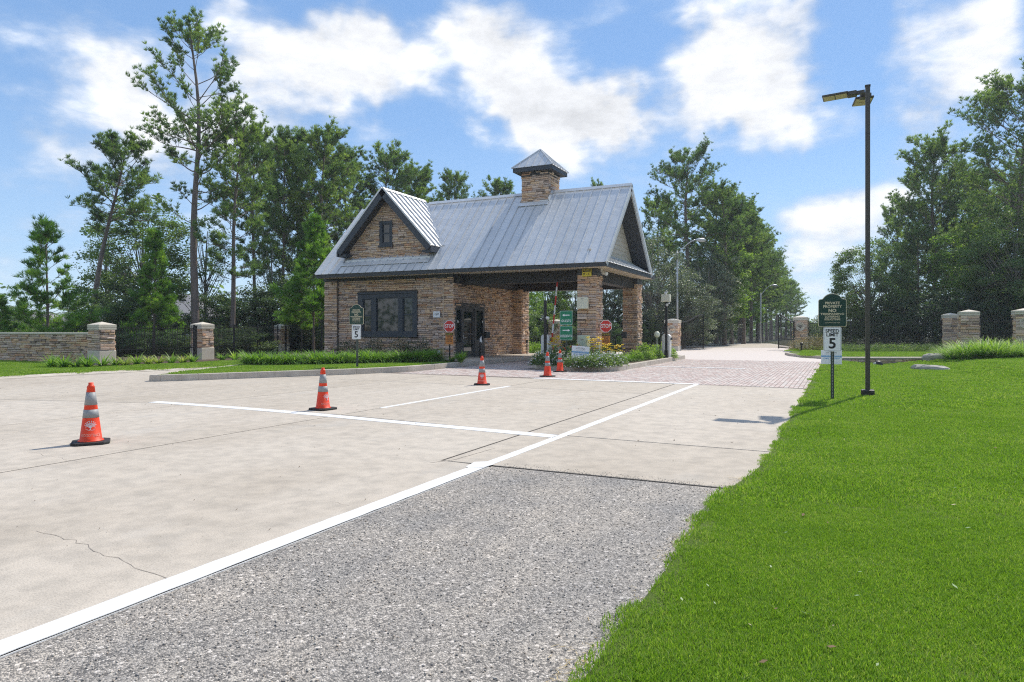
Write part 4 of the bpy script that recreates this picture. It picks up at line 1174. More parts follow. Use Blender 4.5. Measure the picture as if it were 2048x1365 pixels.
def plant_tree(name, meshes, loc, label, cat='tree', group=None, sc=1.0, rz=0.0):
    t = thing(name, loc, label, cat, group, rz); t.scale = (sc, sc, sc) if isinstance(sc, (int, float)) else sc
    a = link_mesh('trunk', meshes[0], t); b = link_mesh('crown', meshes[1], t); return t


RT = Vector((CS, SN, 0))   # rightwards across the view
GT_L = 'trees behind the iron fence and gatehouse'; GT_R = 'trees beyond the entrance gates'; GT_Q = 'trees behind the right-hand fence'

# shared meshes (height in metres, crown radius)
P_mid1 = pine_mesh(21, 15, .34, 2.5, 'column', r0=.17, step=.44, dens=1.25)
P_mid2 = pine_mesh(22, 15, .38, 2.9, 'round', lean=(.5, .2), r0=.18, step=.44, dens=1.25)
P_mid3 = pine_mesh(23, 15, .28, 2.7, 'umbrella', lean=(-.4, .3), r0=.17, step=.46, dens=1.25)
P_dense = pine_mesh(24, 15, .10, 3.4, 'column', r0=.2, step=.46, dens=1.1, per=14, w=.032)
P_dense2 = pine_mesh(27, 15, .16, 3.3, 'umbrella', r0=.2, step=.46, dens=1.1, per=14, w=.032)
P_young = pine_mesh(25, 7, .06, 2.25, 'cone', r0=.085, step=.38, leafm=G_PINEY, L=.34, w=.024, dens=1.15, per=18, gaps=.12)
P_young3 = pine_mesh(29, 7, .27, 1.7, 'cone', r0=.06, step=.30, leafm=G_PINEY, L=.32, w=.024, dens=1.5, per=18)
P_young2 = pine_mesh(26, 7, .10, 1.6, 'cone', r0=.07, step=.30, leafm=G_PINEY, L=.30, w=.024, dens=1.6, per=18)
B_a = broad_mesh(31, 9, .18, 2.9, 210, 110, .14)
B_b = broad_mesh(32, 9, .12, 2.7, 210, 110, .15, leafm=G_LEAFB, trunks=2)
B_oak = broad_mesh(33, 8, .06, 2.9, 240, 120, .12, leafm=G_OAK, trunks=3)
B_thin = broad_mesh(34, 9, .25, 2.0, 70, 60, .13, leafm=G_LEAF, holes=.3)
B_und = broad_mesh(35, 4, .0, 2.2, 110, 95, .13, leafm=G_DARK, trunks=3, r0=.08)
B_und2 = broad_mesh(36, 4, .0, 2.4, 110, 95, .14, leafm=G_LEAF, trunks=4, r0=.07)

def pl(name, meshes, px, D, ytop, H0, label, group=None, cat='pine tree', wsc=1.0, rz=None):
    """stand a tree on the ground on bearing px at depth D so that it is as tall as in the photo"""
    h = H_EYE + (660 - ytop) * D / FPX; s = (h + .15) / (H0 + (.055 * H0 if cat != 'bush' else 0))
    p = at(px, D); 
    return plant_tree(name, meshes, (p.x, p.y, -.15), label, cat, group, (s * wsc, s * wsc, s), rnd.uniform(0, 6.28) if rz is None else rz)

# -- left: individually shaped trees
plant_tree('pine_tree', pine_mesh(41, 17.75, .40, 3.0, 'umbrella', lean=(-.25, .1), r0=.235, step=.62, per=18, gaps=.2, sub=6, L=.25), (at(392, 37).x, at(392, 37).y, -.1),
           'tallest pine on the left, bare-trunked with a sparse irregular crown', 'pine tree', GT_L, rz=0)
plant_tree('pine_tree', pine_mesh(42, 11.9, .60, 2.5, 'round', lean=(1.9 * CS, 1.9 * SN), r0=.19, step=.34, dens=1.25, per=17), (at(180, 40).x, at(180, 40).y, -.1),
           'leaning pine with a clumped crown behind the end of the low wall', 'pine tree', GT_L)
plant_tree('pine_tree', pine_mesh(43, 12.9, .33, 2.3, 'column', lean=(.45, .2), r0=.15, step=.55, per=18, gaps=.1), (at(464, 38).x, at(464, 38).y, -.1),
           'slim pale-trunked pine right of the tallest pine', 'pine tree', GT_L)
pl('pine_tree', P_young, 95, 33, 435, 7, 'young bright green pine rising above the low stone wall', GT_L, 'young pine')
pl('pine_tree', P_young2, 308, 37, 462, 7, 'young pine between the first two iron-fence pillars', GT_L, 'young pine')
pl('pine_tree', P_young3, 628, 34.5, 432, 7, 'bright young pine touching the left end of the gatehouse roof', GT_L, 'young pine', 1.0)
pl('pine_tree', P_young3, 603, 38, 520, 7, 'short bright pine beside the one at the gatehouse roof', GT_L, 'young pine', 1.1)
pl('pine_tree', P_young2, -5, 31, 590, 7, 'small bright pine at the far left edge above the wall', GT_L, 'young pine', 1.6)
pl('broadleaf_tree', B_a, 285, 45, 372, 9, 'dark broadleaf tree between the leaning pine and the tallest pine', GT_L, 'tree', 1.1)
pl('broadleaf_tree', B_thin, 218, 47, 420, 9, 'thin-leaved tree behind the leaning pine trunk', GT_L, 'tree', 1.0)
pl('broadleaf_tree', B_thin, 415, 46, 400, 9, 'sparse broadleaf tree just right of the tallest pine', GT_L, 'tree', .95)
pl('broadleaf_tree', B_thin, 545, 44, 440, 9, 'sparse broadleaf tree among the pines left of the gatehouse', GT_L, 'tree', 1.0)
for px, D, yt, me, lb, ws in [
    (508, 44, 240, P_mid1, 'narrow pine second right of the tallest pine', .80),
    (562, 47, 272, P_mid3, 'pine with layered crown third right of the tallest pine', .85),
    (598, 50, 262, P_mid2, 'pine with leaning top above the short bright pine', .85),
    (645, 47, 246, P_mid1, 'full-crowned pine left of the dormer peak', 1.0),
    (695, 52, 292, P_mid3, 'broad pine directly left of the dormer peak', 1.15),
    (757, 55, 290, P_mid2, 'pine rising right behind the dormer peak', 1.05),
    (835, 57, 327, P_mid1, 'pine behind the ridge right of the dormer', 1.1),
    (903, 61, 337, P_mid3, 'narrow-topped pine behind the middle of the ridge', .75),
    (1000, 64, 361, P_mid2, 'round-topped pine just left of the chimney', .95),
    (1196, 74, 361, P_mid1, 'pine tip showing over the ridge right of the chimney', .6),
    (40, 60, 600, P_mid1, 'far small pine behind the young pine at the left', .8)]:
    pl('pine_tree', me, px, D, yt, 15, lb, GT_L, 'pine tree', ws)
pl('broadleaf_tree', B_a, 690, 46, 455, 9, 'dense leafy tree under the pines beside the dormer', GT_L, 'tree', 1.1)
pl('broadleaf_tree', B_a, 760, 48, 430, 9, 'leafy tree hidden behind the dormer', GT_L, 'tree', 1.1)
# understorey left
us = [(205, 39, 590), (235, 41, 560), (285, 39, 585), (335, 43, 646), (372, 40, 648), (430, 40, 590), (470, 42, 580), (520, 41, 575), (565, 43, 560), (605, 42, 580), (650, 40, 580), (690, 44, 560), (20, 48, 612), (60, 52, 622), (150, 52, 630), (-40, 44, 600), (740, 46, 560)]
ux = [(250, 33, 668), (300, 33.5, 664), (350, 34, 662), (440, 34, 655), (490, 35, 655), (530, 40, 655), (590, 43, 650), (620, 42, 650), (640, 41, 655), (215, 33, 672)]
for i, (px, D, yt) in enumerate(us):
    near = ['behind the first stone pillar of the iron fence', 'left of the broadleaf tree behind the fence', 'behind the fence between the first two pillars', 'before the far grey-roofed house', 'behind the second fence pillar', 'right of the second fence pillar',
            'under the slim pale-trunked pine', 'midway along the fence past the slim pine', 'behind the third fence pillar', 'under the short bright pine', 'against the left end of the gatehouse', 'behind the gatehouse window end', 'behind the low wall at far left', 'behind the young pine above the wall', 'left of the leaning pine', 'beyond the left end of the wall', 'behind the gatehouse roof'][i]
    pl('undergrowth_bush', B_und if i % 3 else B_und2, px, D, yt, 4, 'dark undergrowth bush ' + near, 'undergrowth bushes behind the left fence', 'bush', 1.0)
for i, (px, D, yt) in enumerate(ux):
    pl('undergrowth_bush', B_und, px, D, yt, 4, 'low dark bush close behind the iron fence, ' + ['first right of the nearest pillar', 'left of the gap middle', 'just left of the middle pillar', 'right of the middle pillar', 'under the slim pine', 'left of the farthest pillar', 'right of the farthest pillar', 'before the young pine trunks', 'against the gatehouse end', 'at the nearest pillar'][i], 'undergrowth bushes behind the left fence', 'bush', 1.7)
# centre, through the portico
for px, D, yt, me, H0, lb in [(1045, 47, 540, B_b, 9, 'bright green tree seen through the portico at its left'), (1095, 51, 520, B_b, 9, 'bright green tree behind the raised barrier arm'), (1150, 49, 540, B_a, 9, 'tree behind the green direction signs'),
                              (1225, 50, 500, B_oak, 8, 'dark live oak seen between the two portico columns'), (980, 52, 540, B_a, 9, 'tree behind the drive-through wall')]:
    pl('broadleaf_tree', me, px, D, yt, H0, lb, GT_R, 'tree', 1.15)
for px, D, yt, lb in [(1040, 44, 612, 'leafy bush left of the emblem pillar seen through the portico'), (1075, 46, 600, 'leafy bush behind the left gate leaf'), (1150, 45, 640, 'bush between emblem pillar and column'), (1215, 44, 640, 'dark bush between the portico columns'), (1290, 46, 640, 'bush left of the second emblem pillar')]:
    pl('bush', B_und2, px, D, yt, 4, lb, 'bushes along the inner fence', 'bush', .9)
# right of the building
pl('pine_tree', pine_mesh(44, 16.8, .50, 3.7, 'umbrella', r0=.26, step=.52, per=17, dens=1.15), 1374, 58, 298, 16.8, 'tall wide-topped pine right of the gatehouse gable', GT_R)
for px, D, yt, me, ws, lb in [(1318, 63, 392, P_dense2, .95, 'pine just right of the gatehouse gable'), (1432, 64, 376, P_dense2, 1.15, 'dense pine behind the bright maple'), (1480, 72, 400, P_dense2, 1.2, 'dark pine in the row beyond the bright maple'),
                              (1516, 82, 452, P_dense2, 1.2, 'pine with stepped outline ending the tall row'), (1540, 96, 500, P_mid3, 1.1, 'lower pine at the falling end of the row'), (1582, 118, 560, P_mid2, 1.1, 'hazy far pine left of the gate pillar'), (1562, 108, 540, P_dense2, .9, 'far dark pine before the hazy one')]:
    pl('pine_tree', me, px, D, yt, 15, lb, GT_R, 'pine tree', ws)
pl('live_oak', B_oak, 1308, 47, 470, 8, 'silvery live oak beside the gatehouse gable', GT_R, 'live oak', 1.0)
pl('live_oak', B_oak, 1362, 49, 545, 8, 'low live oak spreading over the second emblem pillar', GT_R, 'live oak', 1.35)
pl('live_oak', B_oak, 1405, 57, 480, 8, 'live oak behind the open gate leaf', GT_R, 'live oak', 1.0)
pl('maple', B_b, 1440, 61, 455, 9, 'bright maple right of the live oaks', GT_R, 'maple', .95)
pl('maple', B_b, 1482, 76, 520, 9, 'second bright maple farther along the drive', GT_R, 'maple', 1.0)
P_high = pine_mesh(28, 13, .46, 2.5, 'round', r0=.2, step=.45, dens=1.1)
for i, (px, D) in enumerate([(1449, 58), (1463, 64), (1487, 64), (1502, 70), (1515, 76), (1524, 82), (1533, 88), (1543, 94), (1553, 100), (1572, 112), (1590, 125)]):
    p = at(px, D); lb = ['first', 'second', 'third', 'fourth', 'fifth', 'sixth', 'seventh', 'eighth', 'ninth', 'tenth', 'eleventh'][i]
    plant_tree('pine_tree', P_high, (p.x, p.y, -.1), lb + ' bare-trunked pine from the gate leaf in the row along the drive', 'pine tree', 'row of pines along the drive', (.95, .95, max(.62, 1 - i * .035)), i * 1.3)
for i, (px, D, yt) in enumerate([(1410, 68, 630), (1440, 80, 640), (1470, 95, 640), (1500, 120, 640), (1540, 135, 640), (1380, 60, 630), (1340, 56, 600), (1590, 140, 640), (1620, 110, 645), (1640, 96, 640), (1655, 85, 630)]):
    pl('undergrowth_bush', B_und2 if i % 2 else B_und, px, D, yt, 4, 'green bush ' + ['behind the leaning oak trunk', 'behind the first pine trunks', 'behind the third pine trunk', 'in the clearing behind the trunks', 'at the far end of the drive', 'behind the open gate leaf', 'behind the second emblem pillar', 'left of the third emblem pillar', 'behind the iron fence left of the speed sign', 'just behind the speed sign', 'under the tree behind the tall lamp'][i], 'bushes beyond the gates', 'bush', 1.2)
# right side
pl('broadleaf_tree', broad_mesh(37, 8.6, .10, 3.0, 290, 120, .14, leafm=G_LEAF), 1738, 49, 468, 8.6, 'round broadleaf tree directly behind the tall lamp', GT_Q, 'tree', .95)
for px, D, yt, me, ws, lb in [(1868, 54, 268, P_dense, 1.0, 'tall dense pine right of the lamp'), (1792, 63, 408, P_dense2, .75, 'smaller pine left of the tall dense pine'), (1912, 58, 345, P_dense2, 1.1, 'dense pine right behind the tall one'),
                              (1835, 51, 450, P_dense, .95, 'dark low pine behind the fence right of the lamp'), (1975, 60, 330, P_dense, 1.1, 'pine between the tall dense pine and the huge one'), (1990, 45, 500, P_dense2, 1.1, 'low dark pine behind the square pillars'), (2110, 52, 250, P_dense, 1.0, 'dense pine at the far right edge')]:
    pl('pine_tree', me, px, D, yt, 15, lb, GT_Q, 'pine tree', ws)
pl('pine_tree', pine_mesh(45, 18.6, .22, 4.9, 'round', r0=.3, step=.50, per=14, dens=1.05, w=.034), 2045, 46, 128, 19, 'huge pine at the right edge of the view', GT_Q)
pl('broadleaf_tree', B_b, 1950, 47, 425, 9, 'bright-leaved tree behind the pair of square pillars', GT_Q, 'tree', 1.0)
pl('broadleaf_tree', B_a, 2035, 43, 400, 9, 'leafy tree above the last emblem pillar', GT_Q, 'tree', 1.1)
pl('broadleaf_tree', B_a, 2150, 42, 360, 9, 'leafy tree beyond the right edge', GT_Q, 'tree', 1.1)
for i, (px, D, yt) in enumerate([(1690, 52, 610), (1740, 50, 615), (1790, 47, 600), (1840, 47, 590), (1890, 45, 580), (1940, 44, 585), (1990, 43, 580), (2040, 42, 590), (2100, 42, 580)]):
    pl('undergrowth_bush', B_und, px, D, yt, 4, 'dark bush behind the right-hand fence ' + ['near the speed sign', 'behind the lamp base', 'right of the lamp', 'midway to the pillars', 'just left of the first square pillar', 'behind the pair of square pillars', 'between the pillars and the last emblem pillar', 'behind the last emblem pillar', 'past the right edge'][i], 'bushes behind the right-hand fence', 'bush', 1.1)

# a far wood closes the view on every side
r = np.random.RandomState(5); C = []; 
for k in range(900):
    a = r.uniform(0, 2 * math.pi); Rr = r.uniform(150, 200); x, y = Rr * math.sin(a), Rr * math.cos(a)
    f = (-SN * x + CS * y) / Rr; lat = (CS * x + SN * y) / Rr
    h = r.uniform(6, 14)
    if f > .8 and .32 < lat < .48: h = r.uniform(2.5, 4.2)
    C.append(np.stack([x + r.normal(0, 2.6, 26), y + r.normal(0, 2.6, 26), r.uniform(0, h, 26)], 1))
CF = C; C = []
for k in range(1500):   # edge of the wood across the street behind the photographer
    a = r.uniform(-1.25, 1.25); Rr = r.uniform(34, 44); x, y = SN * 20 - Rr * math.sin(YAW - 3.1416 + a) * -1, 0
    dx, dy = SN, -CS; lx, ly = CS, SN; d = Rr; l = math.tan(a) * 34
    h = r.uniform(8, 13); C.append(np.stack([dx * d + lx * l + r.normal(0, 1.6, 40), dy * d + ly * l + r.normal(0, 1.6, 40), r.uniform(0, h, 40)], 1))
CN = np.concatenate(C); V, F = leaves(r, CN, .62, .5)
o = link_mesh('street_side_woods', np_mesh('street_side_woods', V, F, G_LEAF, tint=r.uniform(0, .8, len(F)))); tag(o, 'edge of the woods across the street, reflected in the gatehouse windows', 'woods', kind='stuff')
C = np.concatenate(CF); V, F = leaves(r, C, 1.5, .5)
o = link_mesh('far_woods', np_mesh('far_woods', V, F, G_LEAF, tint=r.uniform(0, .7, len(F)))); tag(o, 'distant woods closing the view behind everything', 'woods', kind='stuff')
#PART4

# ================================================================== LOW PLANTING
def strap(seed, nb, L, w, spread=1.0, seg=4, up=.9, rad=.06, droop=.9):
    r = np.random.RandomState(seed); V = []; F = []; b = 0; a = r.uniform(0, 6.283, nb); el = r.uniform(.25, 1.0, nb) * spread
    base = np.stack([np.cos(a), np.sin(a), np.zeros(nb)], 1) * r.uniform(0, rad, (nb, 1)); l = L * r.uniform(.6, 1.15, nb)
    t = np.linspace(0, 1, seg + 1); rows = []
    for i in range(seg + 1):
        ti = t[i]; out = l * (ti * np.sin(el) * .75 + ti ** 2 * .35 * spread); up_ = l * (ti * up * np.cos(el * .7) - ti ** 2.4 * droop * .55 * np.sin(el))
        c = base + np.stack([np.cos(a) * out, np.sin(a) * out, up_], 1); ww = w * (1 - ti ** 2) + w * .08
        sd_ = np.stack([-np.sin(a), np.cos(a), np.zeros(nb)], 1) * ww * .5; rows.append((c - sd_, c + sd_))
    V = np.stack([x for rw in rows for x in rw], 1).reshape(-1, 3); k = 2 * (seg + 1)
    j = np.arange(nb)[:, None, None] * k; i = np.arange(seg)[None, :, None] * 2
    F = (j + i + np.array([0, 1, 3, 2])[None, None, :]).reshape(-1, 4)
    tint = np.repeat(np.clip(r.normal(.5, .2, nb), 0, 1), seg)
    return V, F, tint


def mass(pts, variants, scl, seed, mat_, name):
    r = np.random.RandomState(seed); VV = []; FF = []; TT = []; b = 0
    for (x, y, z) in pts:
        V, F, T = variants[r.randint(len(variants))]; a = r.uniform(0, 6.28); s = scl * r.uniform(.75, 1.2); c, sn = math.cos(a), math.sin(a)
        P = np.stack([(V[:, 0] * c - V[:, 1] * sn) * s + x, (V[:, 0] * sn + V[:, 1] * c) * s + y, V[:, 2] * s + z], 1)
        VV.append(P); FF.append(F + b); TT.append(np.clip(T + r.uniform(-.15, .15), 0, 1)); b += len(P)
    return np_mesh(name, np.concatenate(VV), np.concatenate(FF), mat_, tint=np.concatenate(TT))


sv = [strap(50 + i, 50, .60, .026, 1.2, up=.95, droop=1.3) for i in range(4)]
pts = []
row = [(498, 22.6), (560, 22.5), (640, 22.9), (720, 23.6), (800, 24.2), (852, 24.6), (868, 25.0)]
for k in range(4):
    for i in range(74):
        t = i / 73 * (len(row) - 1); j = min(int(t), len(row) - 2); f = t - j
        p = at(row[j][0] * (1 - f) + row[j + 1][0] * f, row[j][1] * (1 - f) + row[j + 1][1] * f + k * .34)
        pts.append((p.x + rnd.uniform(-.07, .07), p.y + rnd.uniform(-.07, .07), .14))
o = link_mesh('liriope_border', mass(pts, sv, 1.05, 3, G_STRAP, 'liriope_border')); tag(o, 'thick border of arching liriope before the gatehouse wall', 'ground cover', kind='stuff')

LVM = []
for i, (mt, nb, L) in enumerate([(G_STRAP, 70, .48), (G_VARI, 60, .40), (G_STRAP, 60, .42)]):
    V, F, T = strap(70 + i, nb, L, .026, 1.05); LVM.append(np_mesh('foliage', V, F, mt, tint=T))
for i, (px, D, k, lb) in enumerate([(104, 22.9, 0, 'dark green strap-leaved clump at the left end of the fence bed'), (128, 22.7, 0, 'second strap-leaved clump from the left end of the fence bed'), (152, 22.8, 2, 'bright strap-leaved clump before the low wall end'),
                                    (176, 22.9, 0, 'strap-leaved clump before the first fence pillar, on its left'), (205, 23.3, 0, 'strap-leaved clump low in front of the first pillar base'), (230, 23.8, 2, 'bright clump at the right foot of the first pillar'),
                                    (250, 24.0, 1, 'pale variegated clump right of the first pillar'), (274, 24.6, 0, 'green clump between the variegated ones'), (297, 24.9, 1, 'variegated clump midway between the two pillars'),
                                    (318, 25.3, 1, 'second variegated clump midway between the pillars'), (343, 25.6, 0, 'large green clump left of the second pillar'), (366, 26.2, 1, 'yellowish clump just left of the second pillar'), (386, 26.6, 2, 'green clump at the left foot of the second pillar'),
                                    (445, 28.2, 2, 'small clump right of the second pillar'), (470, 28.4, 0, 'dull clump farther right of the second pillar'), (492, 28.0, 2, 'clump at the left end of the liriope border')]):
    p = at(px, D, .05); t = thing('strap_leaved_plant', p, lb, 'plant', 'strap-leaved plants in the fence bed', rnd.uniform(0, 6.28)); link_mesh('foliage', LVM[k], t); s = rnd.uniform(1.15, 1.5); t.scale = (s, s, s)

def bush_mesh(seed, R_, Hh, n, size, lm, flowers=None, nf=0, fsize=.05):
    r = np.random.RandomState(seed); u = rdir(r, n); u[:, 2] = np.abs(u[:, 2]); P = u * r.uniform(.55, 1, (n, 1)) * np.array([R_, R_, Hh]) * (1 + .12 * np.sin(u[:, :1] * 7))
    V, F = leaves(r, P, size); fm = np_mesh('foliage', V, F, lm, tint=r.uniform(.1, .9, n)); fl = None
    if flowers:
        u = rdir(r, nf); u[:, 2] = np.abs(u[:, 2]); P = u * np.array([R_, R_, Hh]) * r.uniform(.96, 1.06, (nf, 1)); V, F = leaves(r, P, fsize, .6); V2, F2 = leaves(r, P + .004, fsize, .6)
        fl = np_mesh('blossoms', np.concatenate([V, V2]), np.concatenate([F, F2 + len(V)]), flowers)
    return fm, fl
bm = bush_mesh(90, .75, 1.05, 2600, .06, G_BUSH)
for px, D, lb in [(700, 27.4, 'dark shrub under the left edge of the front window'), (748, 27.0, 'dark shrub under the middle of the front window'), (800, 26.5, 'dark shrub under the right side of the front window'), (838, 26.3, 'dark shrub right of the front window')]:
    p = at(px, D, .15); p.y = min(p.y, 23.35); t = thing('shrub', p, lb, 'shrub', 'dark shrubs under the front window', rnd.uniform(0, 6)); link_mesh('foliage', bm[0], t); t.scale = (1.0, .8, rnd.uniform(.78, .95))
V, F, T = strap(95, 120, .52, .035, 1.0, up=1.05); fern = np_mesh('foliage', V, F, G_STRAP, tint=T)
for px, D, s, lb in [(921, 24.6, .95, 'bright green fern-like clump beside the entrance door'), (866, 25.3, .6, 'small green clump at the right corner of the gatehouse front'), (905, 24.9, .5, 'tiny green clump behind the left stop sign')]:
    p = at(px, D, .15); t = thing('fern', p, lb, 'plant', None, 0); link_mesh('foliage', fern, t); t.scale = (s, s, s)

# flower island planting
wf = bush_mesh(96, .40, .42, 1300, .055, G_LEAF, M_WFLOW, 85, .05)
rf = bush_mesh(97, .34, .55, 900, .055, G_LEAF, M_RFLOW, 26, .05)
gf = bush_mesh(98, .42, .5, 1300, .06, G_LEAFB)
k = 0
for px, D, (fm, fl), s, lb in [(1080, 23.0, wf, 1.0, 'at the left nose of the flower island'), (1100, 22.9, wf, 1.0, 'behind the fourth cone'), (1124, 22.6, wf, .9, 'behind the fifth cone'), (1146, 21.9, wf, .9, 'under the left corner of the yard sign'), (1168, 21.75, wf, .95, 'under the right corner of the yard sign'),
                           (1188, 21.7, wf, 1.0, 'right of the yard sign'), (1206, 21.8, wf, 1.0, 'under the right stop sign'), (1222, 22.2, wf, 1.0, 'right of the stop sign at the kerb'), (1236, 22.9, wf, .9, 'last white-flowered one before the strap leaves'), (1190, 22.5, wf, 1.1, 'behind the kerb row below the right column'),
                           (1215, 22.9, wf, 1.1, 'in the second row right of the stop post'), (1090, 23.8, wf, 1.1, 'in the second row at the left')]:
    t = thing('white_flower_plant', at(px, D, .14), 'low white-flowered bedding plant ' + lb, 'flowers', 'white-flowered plants edging the flower island', rnd.uniform(0, 6)); link_mesh('foliage', fm, t); link_mesh('blossoms', fl, t); t.scale = (s, s, s)
for px, D, s, lb in [(1112, 23.3, 1.1, 'left of the green sign post'), (1136, 22.9, 1.1, 'beneath the green sign'), (1150, 23.4, 1.15, 'behind the yard sign at its left')]:
    t = thing('red_flower_plant', at(px, D, .14), 'red-flowered bedding plant ' + lb, 'flowers', 'red-flowered plants in the island', 0); link_mesh('foliage', rf[0], t); link_mesh('blossoms', rf[1], t); t.scale = (s, s, s * 1.1)
for px, D, s, lb in [(1270, 26.0, .9, 'before the rear column'), (1295, 26.8, .9, 'right of the rear column'), (1312, 28.0, .9, 'by the slim black post'), (1340, 29.2, .9, 'at the foot of the camera post'), (1290, 29.5, 1.3, 'behind the rear column'), (1320, 30.5, 1.3, 'behind the globe light'), (1050, 36, 1.3, 'far left through the portico'), (1075, 34, 1.2, 'through the portico by the barrier'), (1040, 38, 1.5, 'beside the far pilaster')]:
    t = thing('green_bedding_plant', at(px, D, .12), 'leafy green bedding plant ' + lb, 'plant', 'green bedding plants along the drive', rnd.uniform(0, 6)); link_mesh('foliage', gf[0], t); t.scale = (s, s, s)
pts = []
for i in range(46):
    f = i / 45; p = at(1240 + 70 * f + rnd.uniform(-4, 4), 24.4 + 3.9 * f + rnd.uniform(-.25, .35), .13); pts.append(tuple(p))
o = link_mesh('strap_leaf_edging', mass(pts, sv, .85, 8, G_STRAP, 'strap_leaf_edging')); tag(o, 'strap-leaf edging along the right kerb of the flower island', 'ground cover', kind='stuff')
V, F, T = strap(99, 60, .55, .024, .9, up=1.1); dl_ = np_mesh('foliage', V, F, G_STRAP, tint=T)
fm_ = MB()
for i in range(18):
    a = i * 2.4; rr = .03 + .022 * (i % 5); c = Vector((math.cos(a) * rr * 2.2, math.sin(a) * rr * 2.2, .40 + .05 * ((i * 5) % 7)))
    for q in range(6):
        b = q * 1.047 + i; d = Vector((math.cos(b), math.sin(b), .45)).normalized() * .10; s_ = Vector((-math.sin(b), math.cos(b), 0)) * .034; n0 = len(fm_.v)
        fm_.v += [tuple(c), tuple(c + d * .55 + s_), tuple(c + d), tuple(c + d * .55 - s_)]; fm_.face((n0, n0 + 1, n0 + 2, n0 + 3))
yfm = bpy.data.meshes.new('blossoms'); yfm.from_pydata(fm_.v, [], fm_.f); yfm.materials.append(M_YFLOW)
for px, D, s, lb in [(1112, 23.9, 1.35, 'left of the green sign post'), (1189, 24.0, 1.3, 'between the yard sign and the stop sign'), (1213, 23.4, 1.0, 'right of the stop sign post'), (1235, 25.4, .9, 'small one left of the rear column'), (1331, 29.6, 1.0, 'at the camera post')]:
    t = thing('yellow_daylily', at(px, D, .13), 'yellow-flowered daylily ' + lb, 'flowers', 'yellow daylilies in the island', rnd.uniform(0, 6)); link_mesh('foliage', dl_, t); link_mesh('blossoms', yfm, t); t.scale = (s, s, s)

# tall ornamental grass at the right
ORN = []
for i in range(3):
    V, F, T = strap(110 + i, 420, 1.35, .021, 1.0, seg=6, up=1.0, rad=.22, droop=1.1); ORN.append(np_mesh('foliage', V, F, G_STRAP, tint=np.clip(T + .12, 0, 1)))
for i, (px, D, s, lb) in enumerate([(1886, 29.6, .70, 'small clump of ornamental grass at the left end of the group'), (1906, 27.6, .85, 'arching ornamental grass second from the left of the group'), (1932, 26.6, .95, 'tall ornamental grass before the first square pillar'), (1962, 26.4, 1.0, 'tall ornamental grass before the gap between pillars'),
                                    (1992, 26.4, .98, 'arching ornamental grass fifth from the left'), (2018, 26.9, .9, 'ornamental grass left of the last emblem pillar'), (2045, 27.4, .9, 'ornamental grass under the last emblem pillar'), (1920, 28.6, .9, 'ornamental grass behind the front row, left'), (1978, 28.2, .95, 'ornamental grass behind the front row, right'), (2090, 27.4, .9, 'ornamental grass past the right edge')]):
    p = at(px, D); p.z = gridz(p.x, p.y) - .02; t = thing('ornamental_grass', p, lb, 'ornamental grass', 'ornamental grasses before the square pillars', i * 1.9); link_mesh('foliage', ORN[i % 3], t); t.scale = (s * .95, s * .95, s * .78)
# low hedge and tan shrubs behind the right kerb
hb = bush_mesh(120, .62, .52, 1500, .05, G_LEAF)
for i, px in enumerate([1676, 1696, 1716, 1738, 1760, 1781, 1802, 1823, 1845, 1866]):
    t = thing('hedge_plant', at(px, 36.8, .1), ['first', 'second', 'third', 'fourth', 'fifth', 'sixth', 'seventh', 'eighth', 'ninth', 'tenth'][i] + ' plant from the speed sign in the low hedge before the fence', 'hedge', 'low hedge plants before the right-hand fence', i); link_mesh('foliage', hb[0], t)
db = bush_mesh(121, .85, .95, 1900, .06, G_DRY)
for px, D, s, lb in [(1597, 40.5, .8, 'tan-leaved shrub in front of the emblem pillar'), (1622, 39.6, 1.0, 'tan-leaved shrub right of the emblem pillar'), (1644, 39.2, 1.0, 'tan-leaved shrub behind the speed sign')]:
    t = thing('tan_shrub', at(px, D, .1), lb, 'shrub', 'tan shrubs by the gate pillar', px); link_mesh('foliage', db[0], t); t.scale = (s, s, s)

# ------------------------------------------------------------------ lawn blades
def blade_patch(seed, rad, n, h, w):
    r = np.random.RandomState(seed); a = r.uniform(0, 6.283, n); R_ = rad * np.sqrt(r.uniform(0, 1, n)); c = np.stack([np.cos(a) * R_, np.sin(a) * R_, np.zeros(n) - .004], 1)
    hh = h * r.uniform(.45, 1.1, n); d = rdir(r, n); d[:, 2] = 0; ln = r.uniform(.2, 1.0, (n, 1)) * hh[:, None]
    f = r.uniform(0, 6.283, n); sd_ = np.stack([np.cos(f), np.sin(f), np.zeros(n)], 1) * (w * r.uniform(.6, 1.2, (n, 1)))
    mid = c + d * ln * .35 + np.array([0, 0, 1]) * hh[:, None] * .6; tip = c + d * ln + np.array([0, 0, 1]) * hh[:, None]
    V = np.stack([c - sd_ * .5, c + sd_ * .5, mid + sd_ * .4, tip, mid - sd_ * .4], 1).reshape(-1, 3)
    F = (np.arange(n)[:, None, None] * 5 + np.array([[0, 1, 2, 4]])[None]).reshape(-1, 4)
    F3 = (np.arange(n)[:, None] * 5 + np.array([4, 2, 3, 3])[None])
    me = bpy.data.meshes.new('blades'); faces = [tuple(q) for q in F] + [tuple(q[:3]) for q in F3]
    me.from_pydata(V.tolist(), [], faces); a_ = me.attributes.new('tint', 'FLOAT', 'FACE'); t = r.uniform(0, 1, n); a_.data.foreach_set('value', np.concatenate([t, t]).astype(np.float32))
    me.materials.append(M_BLADE); return bpy.data.objects.new('blades', me)


